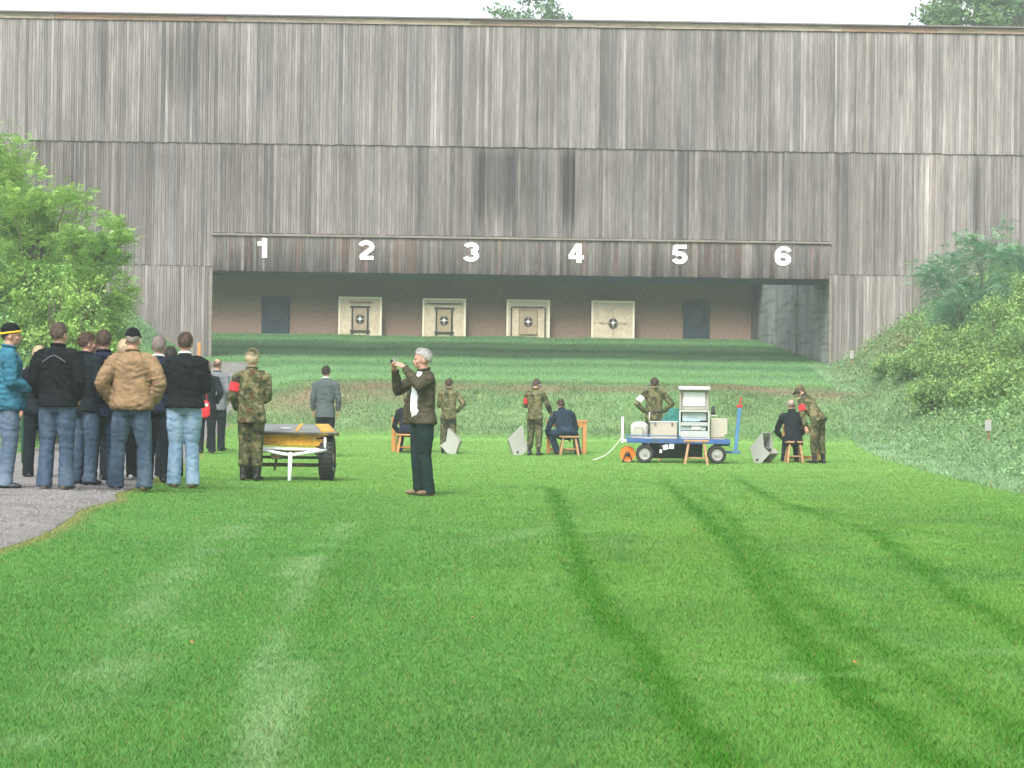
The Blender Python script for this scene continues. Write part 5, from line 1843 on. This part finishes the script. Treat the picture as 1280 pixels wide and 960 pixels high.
# ------------------------------------------------------------------ grass, weeds, shrubs, trees
def blades(name, X, Y, h, wd, lean, colf=None, zoff=-.004, jitter=.22, curve=.5):
    """one bent blade per root: 5 vertices, two faces as a quad and a triangle -> quads only"""
    n = len(X)
    Z = height(X, Y) + zoff
    a = RNG.random(n) * 2 * math.pi
    sx, sy = np.cos(a), np.sin(a)
    la = RNG.random(n) * 2 * math.pi
    lx, ly = np.cos(la) * lean, np.sin(la) * lean
    P = np.stack([X, Y, Z], -1)
    side = np.stack([sx * wd, sy * wd, np.zeros(n)], -1)
    up1 = np.stack([lx * h * .35, ly * h * .35, h * .55], -1)
    up2 = np.stack([lx * h, ly * h, h * (1 - .25 * curve * np.clip(lean, 0, 1.2))], -1)
    vs = np.stack([P - side, P + side, P + up1 + side * .75, P + up1 - side * .75, P + up2 + side * .12, P + up2 - side * .12], 1).reshape(-1, 3)
    b = (np.arange(n) * 6)[:, None]
    fs = np.concatenate([b + np.array([0, 1, 2, 3]), b + np.array([3, 2, 4, 5])])
    c = (colf or lawn_color)(X + RNG.normal(0, .025, n), Y + RNG.normal(0, .05, n))
    c = c * (1 + RNG.normal(0, .10, n)[:, None] * np.array([1.0, .1, .4]))
    c = c * (1 + .6 * jitter * RNG.standard_normal(n))[:, None]
    dry = RNG.random(n) < .03
    c[dry] = np.array([.28, .25, .10])
    c = np.clip(c, .01, .8)
    cc = np.repeat(c, 6, 0)
    return np_mesh(name, vs, fs, 4, cc)


M['blade'] = attr_mat('grass_blade', rough=.6, translucent=.35, spec=.25)


def lawn_roots():
    X = []; Y = []
    def bandd(y0, y1, n, p):
        # density falls with distance; a margin beyond the frame on both sides
        t = RNG.random(n)
        y = y0 * (y1 / y0) ** t if p else y0 + (y1 - y0) * t
        half = y * .265 + 2.3
        x = (RNG.random(n) * 2 - 1) * half
        X.append(x); Y.append(y)
    bandd(4.2, 12, 640000, True)
    bandd(12, 56, 760000, True)
    X = np.concatenate(X); Y = np.concatenate(Y)
    w = wval(X, Y)
    pe = edge_w(Y) + .03 + (vnoise(Y * .55, Y * 0, 3) - .5) * .2
    k = (w > pe + RNG.normal(0, .05, len(w)) - .02) | (w < -6.45)
    k &= (X < right_foot(Y) + .6) & (bval(X, Y) < 56.3)
    return X[k], Y[k]


gx, gy = lawn_roots()
hgt = (.016 + .013 * RNG.random(len(gx))) * (.8 + .5 * fbm(gx * 1.2, gy * .8, 31, 2)) * np.interp(gy, [5, 20, 56], [1, 1.0, 1.0])
wd_ = np.interp(gy, [5, 12, 30, 56], [.0015, .0023, .0045, .008])
gm = blades('lawn_grass', gx, gy, hgt, wd_, .55 + .5 * RNG.random(len(gx)))
tag(link_mesh('lawn_grass', gm, M['blade']), 'short green blades of the lawn', 'grass', kind='stuff')


# weeds on the steep face of the firing bank and rough grass on both side banks
def weed_col(X, Y):
    c = np.zeros((len(X), 3)) + np.array([.15, .275, .11])
    n1 = fbm(X * .6, Y * .6, 41, 3)[:, None]; n2 = fbm(X * 2, Y * 2, 44, 2)[:, None]
    c = c * (.7 + .6 * n1) + np.array([.06, .05, .03]) * np.clip(n2 - .5, 0, 1) * 3
    b = bval(X, Y)
    k = np.clip(brown_patch(X, Y, b), 0, .9)[:, None]
    return c * (1 - k) + np.array([.30, .225, .15]) * k


def bank_roots():
    n = 120000
    x = RNG.uniform(-8, 13, n); b = 55.3 + 8.0 * RNG.random(n) ** .9
    y = b + FYAW * x
    k = (wval(x, y) > -3.2) & (x < right_foot(y) + 1.2)
    return x[k], y[k]


bx, by = bank_roots()
bb_ = bval(bx, by)
hh = (.03 + .085 * RNG.random(len(bx)) ** 2) * (.4 + 1.2 * fbm(bx * 1.1, by * 1.1, 51, 2)) * np.interp(bb_, [55.3, 56.2, 61, 62.5, 63.3], [.4, 1, 1, .55, .3])
bm_ = blades('bank_weeds', bx, by, hh, .010, .4 + .6 * RNG.random(len(bx)), weed_col, jitter=.28)
tag(link_mesh('bank_weeds', bm_, M['blade']), 'rough weeds and withered brown patches on the bank behind the firing points', 'weeds', kind='stuff')

n = 60000                                          # mown terrace behind the bank, up to the targets
tx = RNG.uniform(-13, 14, n); tb = RNG.uniform(62.5, 91.5, n); ty = tb + FYAW * tx
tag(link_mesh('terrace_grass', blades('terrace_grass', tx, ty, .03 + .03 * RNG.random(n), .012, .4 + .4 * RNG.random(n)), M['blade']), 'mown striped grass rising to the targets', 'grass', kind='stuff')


def leaves(P, size, col, jit=.25, nrm_up=.35, aspect=.5):
    """P (n,3) leaf centres -> quads (rhombus leaves, slightly folded), colours"""
    n = len(P)
    d = RNG.standard_normal((n, 3)); d[:, 2] -= .25
    d /= np.linalg.norm(d, axis=1)[:, None]
    r = RNG.standard_normal((n, 3)); r[:, 2] += nrm_up * 3
    s = np.cross(d, r); s /= np.linalg.norm(s, axis=1)[:, None] + 1e-6
    L_ = (size * RNG.uniform(.6, 1.3, n))[:, None]
    vs = np.stack([P - d * L_ * .5, P + s * L_ * aspect * .5, P + d * L_ * .5, P - s * L_ * aspect * .5], 1).reshape(-1, 3)
    fs = np.arange(n * 4).reshape(-1, 4)
    c = col * (1 + jit * RNG.standard_normal(n))[:, None]
    return vs, fs, np.repeat(np.clip(c, .008, .6), 4, 0)


def fronds(P, D, L0, nl, size, col, jit=.2, droop=.5):
    """feather-shaped leaves: nl pairs of leaflets along a drooping rachis"""
    n = len(P)
    D = D / np.linalg.norm(D, axis=1)[:, None]
    Ls = (L0 * RNG.uniform(.6, 1.2, n))[:, None]
    side = np.cross(D, np.array([0, 0, 1.0]) + .35 * RNG.standard_normal((n, 3))); side /= np.linalg.norm(side, axis=1)[:, None] + 1e-6
    allv = []; allc = []
    c = np.clip(col * (1 + jit * RNG.standard_normal(n))[:, None], .008, .6)
    for i in range(nl):
        t = (i + .6) / nl
        q = P + D * Ls * t + np.array([0, 0, -1.0]) * Ls * droop * t * t
        ld = side * .85 + D * .55
        for sg in (-1, 1):
            dd = side * sg * .85 + D * .5 + np.array([0, 0, -.25])
            dd /= np.linalg.norm(dd, axis=1)[:, None]
            ll = (size * (1 - .35 * abs(t - .45)) * RNG.uniform(.85, 1.15, n))[:, None]
            nn = D * .38 * ll
            a = q; e = q + dd * ll
            allv.append(np.stack([a, q + dd * ll * .5 + nn * .5, e, q + dd * ll * .5 - nn * .5], 1))
            allc.append(np.repeat(c[:, None, :] * RNG.uniform(.88, 1.12, (n, 1, 1)), 4, 1))
    vs = np.concatenate(allv).reshape(-1, 3)
    return vs, np.arange(len(vs)).reshape(-1, 4), np.concatenate(allc).reshape(-1, 3)


M['leaf'] = attr_mat('leaf', rough=.5, translucent=.35, spec=.35)
M['bark'] = solid('bark', (.12, .095, .07), .9, 0, .3, 14, .8, 40)


def plant(name, base, hgt, rad, label, cat, kind, col, col2, n_cl, per, size, group=None, squash=1.0, lean=(0, 0), low=.15, seed=1, trunk_r=.08, forked=1):
    """tapered trunk with limbs; crown = many leaf clumps at the limb ends, uneven and open"""
    rnd = random.Random(seed)
    rg = np.random.default_rng(seed)
    base = V(base)
    o = empty(name, base, 0, label, cat, group, kind='thing')
    tk = MB()
    cent = []
    top = V((lean[0], lean[1], hgt * .72))
    for q in range(forked):
        off = V((rnd.uniform(-.25, .25), rnd.uniform(-.25, .25), 0)) * (rad * .4 if forked > 1 else 0)
        tk.pipe([V((0, 0, -.3)), V((0, 0, .05)) + off * .3, top * .35 + off * .7 + V((rnd.uniform(-.1, .1), 0, 0)) * rad, top * .7 + off, top + off * 1.5], [trunk_r * 1.2, trunk_r, trunk_r * .75, trunk_r * .5, trunk_r * .15], 8)
    while len(cent) < n_cl:
        d = V((rnd.gauss(0, 1), rnd.gauss(0, 1), rnd.gauss(0, 1))).normalized()
        r = rnd.uniform(.35, 1) ** .5
        lump = .72 + .5 * noise.noise(d * 1.9 + V((seed, seed * 2.1, 0)))
        p = V((d.x * rad, d.y * rad, d.z * hgt * (1 - low) / 2)) * (r * lump * 1.05)
        p = V((p.x + lean[0] * (.6 + .4 * d.z), p.y + lean[1] * (.6 + .4 * d.z), p.z * squash + hgt * (low + (1 - low) / 2)))
        if p.z < .08: continue
        cent.append((p, d, r))
    for p, d, r in cent[::2]:
        t = min(.95, max(.12, p.z / hgt * .8))
        a = top * t
        mid = a.lerp(p, .5) + V((0, 0, -.08 * rad))
        tk.pipe([a, mid, p], [trunk_r * .38 * (1.1 - t), trunk_r * .2, trunk_r * .06], 5)
    tk.build('trunk', M['bark'], o, smooth=True)
    VS = []; CS = []
    for i, (p, d, r) in enumerate(cent):
        cl = np.array(col) + (np.array(col2) - np.array(col)) * rg.random()
        m = per
        cs = rad * (.20 if n_cl > 60 else .28) * rnd.uniform(.7, 1.25)
        g = rg.standard_normal((m, 3)) * cs * np.array([.55, .55, .42]) + np.array(p)
        if kind == 'frond':
            out = (g - np.array([lean[0] * .6, lean[1] * .6, hgt * .45]))
            out = out / (np.linalg.norm(out, axis=1)[:, None] + 1e-6) + rg.standard_normal((m, 3)) * .55 + np.array([0, 0, .05])
            vs, fs, cc = fronds(g, out, size * 5.2, 6, size, np.tile(cl, (m, 1)), .14, .55)
        else:
            vs, fs, cc = leaves(g, size, np.tile(cl, (m, 1)), .2, aspect=.55)
        VS.append(vs); CS.append(cc)
    vs = np.concatenate(VS); cs = np.concatenate(CS)
    link_mesh('crown', np_mesh('crown', vs, np.arange(len(vs)).reshape(-1, 4), 4, cs), M['leaf'], o)
    return o


def at_px(u, v, Y):
    p = at_y(u, v, Y)
    return V((p.x, p.y, hz(p.x, p.y))), p.z


LB = 'shrubs and trees on the left bank'
RB = 'shrubs on the right bank'
def bush(u, vtop, Y, rad_px, label, cat, kind, col, col2, ncl, per, size, group, seed, **kw):
    b_, zt = at_px(u, vtop, Y)
    h = max(zt - b_.z, .7)
    return plant(kw.pop('name', 'shrub'), b_, h, rad_px / F * Y, label, cat, kind, col, col2, ncl, per, size, group, seed=seed, **kw)


G1 = (.18, .35, .085); G2 = (.30, .48, .105); G3 = (.12, .26, .095)
bush(-45, 128, 50, 95, 'tall feathery leaved tree at the left edge of the view', 'tree', 'frond', G1, G2, 130, 34, .085, LB, 3, name='robinia_tree', low=.05, trunk_r=.11, lean=(.4, 0))
bush(48, 185, 49, 76, 'feathery light green tree reaching highest in front of the plank wall on the left', 'tree', 'frond', G1, G2, 170, 34, .085, LB, 4, name='robinia_tree', low=.02, trunk_r=.10)
bush(108, 232, 48, 54, 'feathery tree with a long drooping branch towards the opening', 'tree', 'frond', G1, G2, 120, 34, .085, LB, 5, name='robinia_tree', low=.02, lean=(.22, 0), trunk_r=.08)
bush(70, 290, 46, 78, 'dense yellow green bush low on the left bank above the spectators', 'bush', 'leaf', G1, (.26, .42, .09), 80, 70, .10, LB, 6, low=0, trunk_r=.05, forked=3)
bush(-8, 300, 45, 62, 'dense mid green bush at the left edge above the teal jacket man', 'bush', 'leaf', G3, G2, 70, 70, .10, LB, 7, low=0, trunk_r=.05, forked=3)
bush(130, 372, 50, 40, 'small leafy bush at the bottom of the left bank over the tan jacket man', 'bush', 'leaf', G1, G2, 40, 60, .09, LB, 8, low=0, trunk_r=.04, forked=3)
bush(36, 345, 47, 70, 'leafy bush filling the left bank between the taller trees', 'bush', 'leaf', G1, G2, 90, 80, .10, LB, 10, low=0, trunk_r=.04, forked=3)
bush(92, 352, 44, 52, 'bright bush with broad leaves directly behind heads of black fleece and navy hooded men', 'bush', 'leaf', G1, (.33, .5, .11), 60, 80, .09, LB, 12, low=0, trunk_r=.03, forked=3)
bush(20, 390, 42, 48, 'low bush with large leaves just behind the spectators at far left', 'bush', 'leaf', G3, G2, 40, 60, .10, LB, 9, low=0, trunk_r=.04, forked=3)

# right bank: bluish feathery shrubs against the wall, yellow green bushes below
B1 = (.115, .26, .175); B2 = (.19, .345, .165)
for i, (u, v, Y, r, lab) in enumerate((
        (1228, 272, 62, 44, 'tallest bluish feathery shrub standing against the plank wall on the right'),
        (1185, 310, 63, 44, 'bluish feathery shrub furthest left on the upper right bank'),
        (1275, 305, 60, 40, 'bluish feathery shrub at the right edge of the view'),
        (1200, 356, 61, 34, 'small dark bluish shrub below the tallest one on the right bank'))):
    bush(u, v, Y, r, lab, 'shrub', 'frond', B1, B2, 46, 22, .085, RB, 20 + i, low=.05, trunk_r=.06)
for i, (u, v, Y, r, lab) in enumerate((
        (1245, 352, 55, 46, 'broad yellow green bush in the middle of the right bank below the bluish shrubs'),
        (1172, 398, 58, 40, 'yellow green bush lower left of the bluish shrubs'),
        (1285, 390, 50, 52, 'large yellow green bush at the right edge half way up the bank'),
        (1205, 425, 54, 44, 'rounded leafy bush in the centre of the right bank'),
        (1140, 440, 60, 32, 'small bush furthest left on the lower right bank'),
        (1262, 450, 49, 46, 'leafy bush just above the rusty stake on the right bank'),
        (1225, 395, 57, 34, 'pale bush wedged between broad middle bush and rounded centre bush of the right bank'),
        (1168, 470, 56, 34, 'low bush below the small left one on the right bank'),
        (1218, 480, 51, 36, 'low spreading bush under the rounded centre bush of the right bank'),
        (1110, 455, 62, 24, 'lowest bush close to the plank wall foot on the right bank'),
        (1285, 335, 56, 40, 'bush at the right edge right under the bluish shrub'))):
    bush(u, v, Y, r, lab, 'bush', 'leaf', (.17, .315, .115), (.30, .44, .13), 60, 70, .085, RB, 40 + i, low=0, trunk_r=.04, forked=3)

# ground cover on the side banks
def cover(n, side):
    y = RNG.uniform(15, 74, n)
    if side > 0:
        x = right_foot(y) - .3 + 12 * RNG.random(n) ** 1.3
    else:
        x = -6.6 - .083 * y - 8 * RNG.random(n) ** 1.2
    return x, y


vs_all = []; cs_all = []
for side, n in ((1, 15500), (-1, 6500)):
    x, y = cover(n, side)
    z = height(x, y)
    up = np.clip((x - right_foot(y)) / 3, 0, 1) if side > 0 else np.clip((-6.6 - .083 * y - x) / 2, 0, 1)
    k = RNG.random(n) < (.35 + .65 * up)
    x, y, z, up = x[k], y[k], z[k], up[k]
    n1 = fbm(x * .5, y * .5, 61, 3)
    ph_ = (.06 + .55 * up * (.3 + n1)) * RNG.uniform(.5, 1.2, len(x))
    base = np.array([.17, .30, .14])[None] * (1 - up[:, None]) + np.array([.19, .325, .10])[None] * up[:, None]
    base = base * (.75 + .5 * n1[:, None])
    br = (np.abs(y - 68) < 4) & (x < 13.4) & (side > 0)
    base[br] = base[br] * .5 + np.array([.20, .15, .085]) * .55
    for m in range(10):
        P = np.stack([x + RNG.normal(0, .16, len(x)), y + RNG.normal(0, .16, len(x)), z + ph_ * RNG.random(len(x)) + .01], -1)
        a, f, c = leaves(P, .075 + .05 * up, base, .25, aspect=.5)
        vs_all.append(a); cs_all.append(c)
vs = np.concatenate(vs_all); cs = np.concatenate(cs_all)
tag(link_mesh('bank_undergrowth', np_mesh('bank_undergrowth', vs, np.arange(len(vs)).reshape(-1, 4), 4, cs), M['leaf']), 'nettles and low plants covering both side banks', 'undergrowth', kind='stuff')

n = 90000                                         # pale soft grass on the lower right bank and along the left one
sx_ = []; sy_ = []
n = 110000; y = RNG.uniform(12, 74, n); x = right_foot(y) - .6 + 4.2 * RNG.random(n)
sx_.append(x); sy_.append(y)
y = RNG.uniform(24, 74, 40000); x = -6.5 - .083 * y - 3.5 * RNG.random(40000); sx_.append(x); sy_.append(y)
x = np.concatenate(sx_); y = np.concatenate(sy_)
def slope_col(X, Y):
    n1 = fbm(X * .8, Y * .8, 71, 3)[:, None]
    return np.array([.24, .39, .20]) * (.75 + .55 * n1) + np.array([.05, .05, .045]) * np.clip(n1 - .45, 0, 1) * 3  # green lightened so the colour carries the washed-out haze
tag(link_mesh('slope_grass', blades('slope_grass', x, y, .04 + .10 * RNG.random(len(x)), .009, .5 + .6 * RNG.random(len(x)), slope_col, jitter=.25), M['blade']), 'long pale grass at the foot of the side banks', 'grass', kind='stuff')

# trees beyond the wall, only their tops above the roof line
TG_ = 'trees beyond the plank wall'
def far_tree(u, vtop, Y, rpx, label, seed, ncl, col, col2):
    p = at_y(u, vtop, Y); b_ = V((p.x, p.y, hz(p.x, p.y)))
    h = p.z - b_.z
    return plant('broadleaf_tree', b_, h, rpx / F * Y, label, 'tree', 'leaf', col, col2, ncl, 90, .32, TG_, seed=seed, low=.42, trunk_r=.32)
far_tree(664, -42, 118, 66, 'round tree top above the middle of the roof line', 80, 130, (.10, .19, .12), (.16, .26, .12))
far_tree(1205, -48, 112, 80, 'broad tree top above the right end of the roof line', 81, 150, (.08, .17, .08), (.15, .26, .085))
far_tree(1310, -90, 116, 80, 'tall tree top at the right edge above the roof line', 82, 130, (.08, .17, .08), (.16, .27, .085))
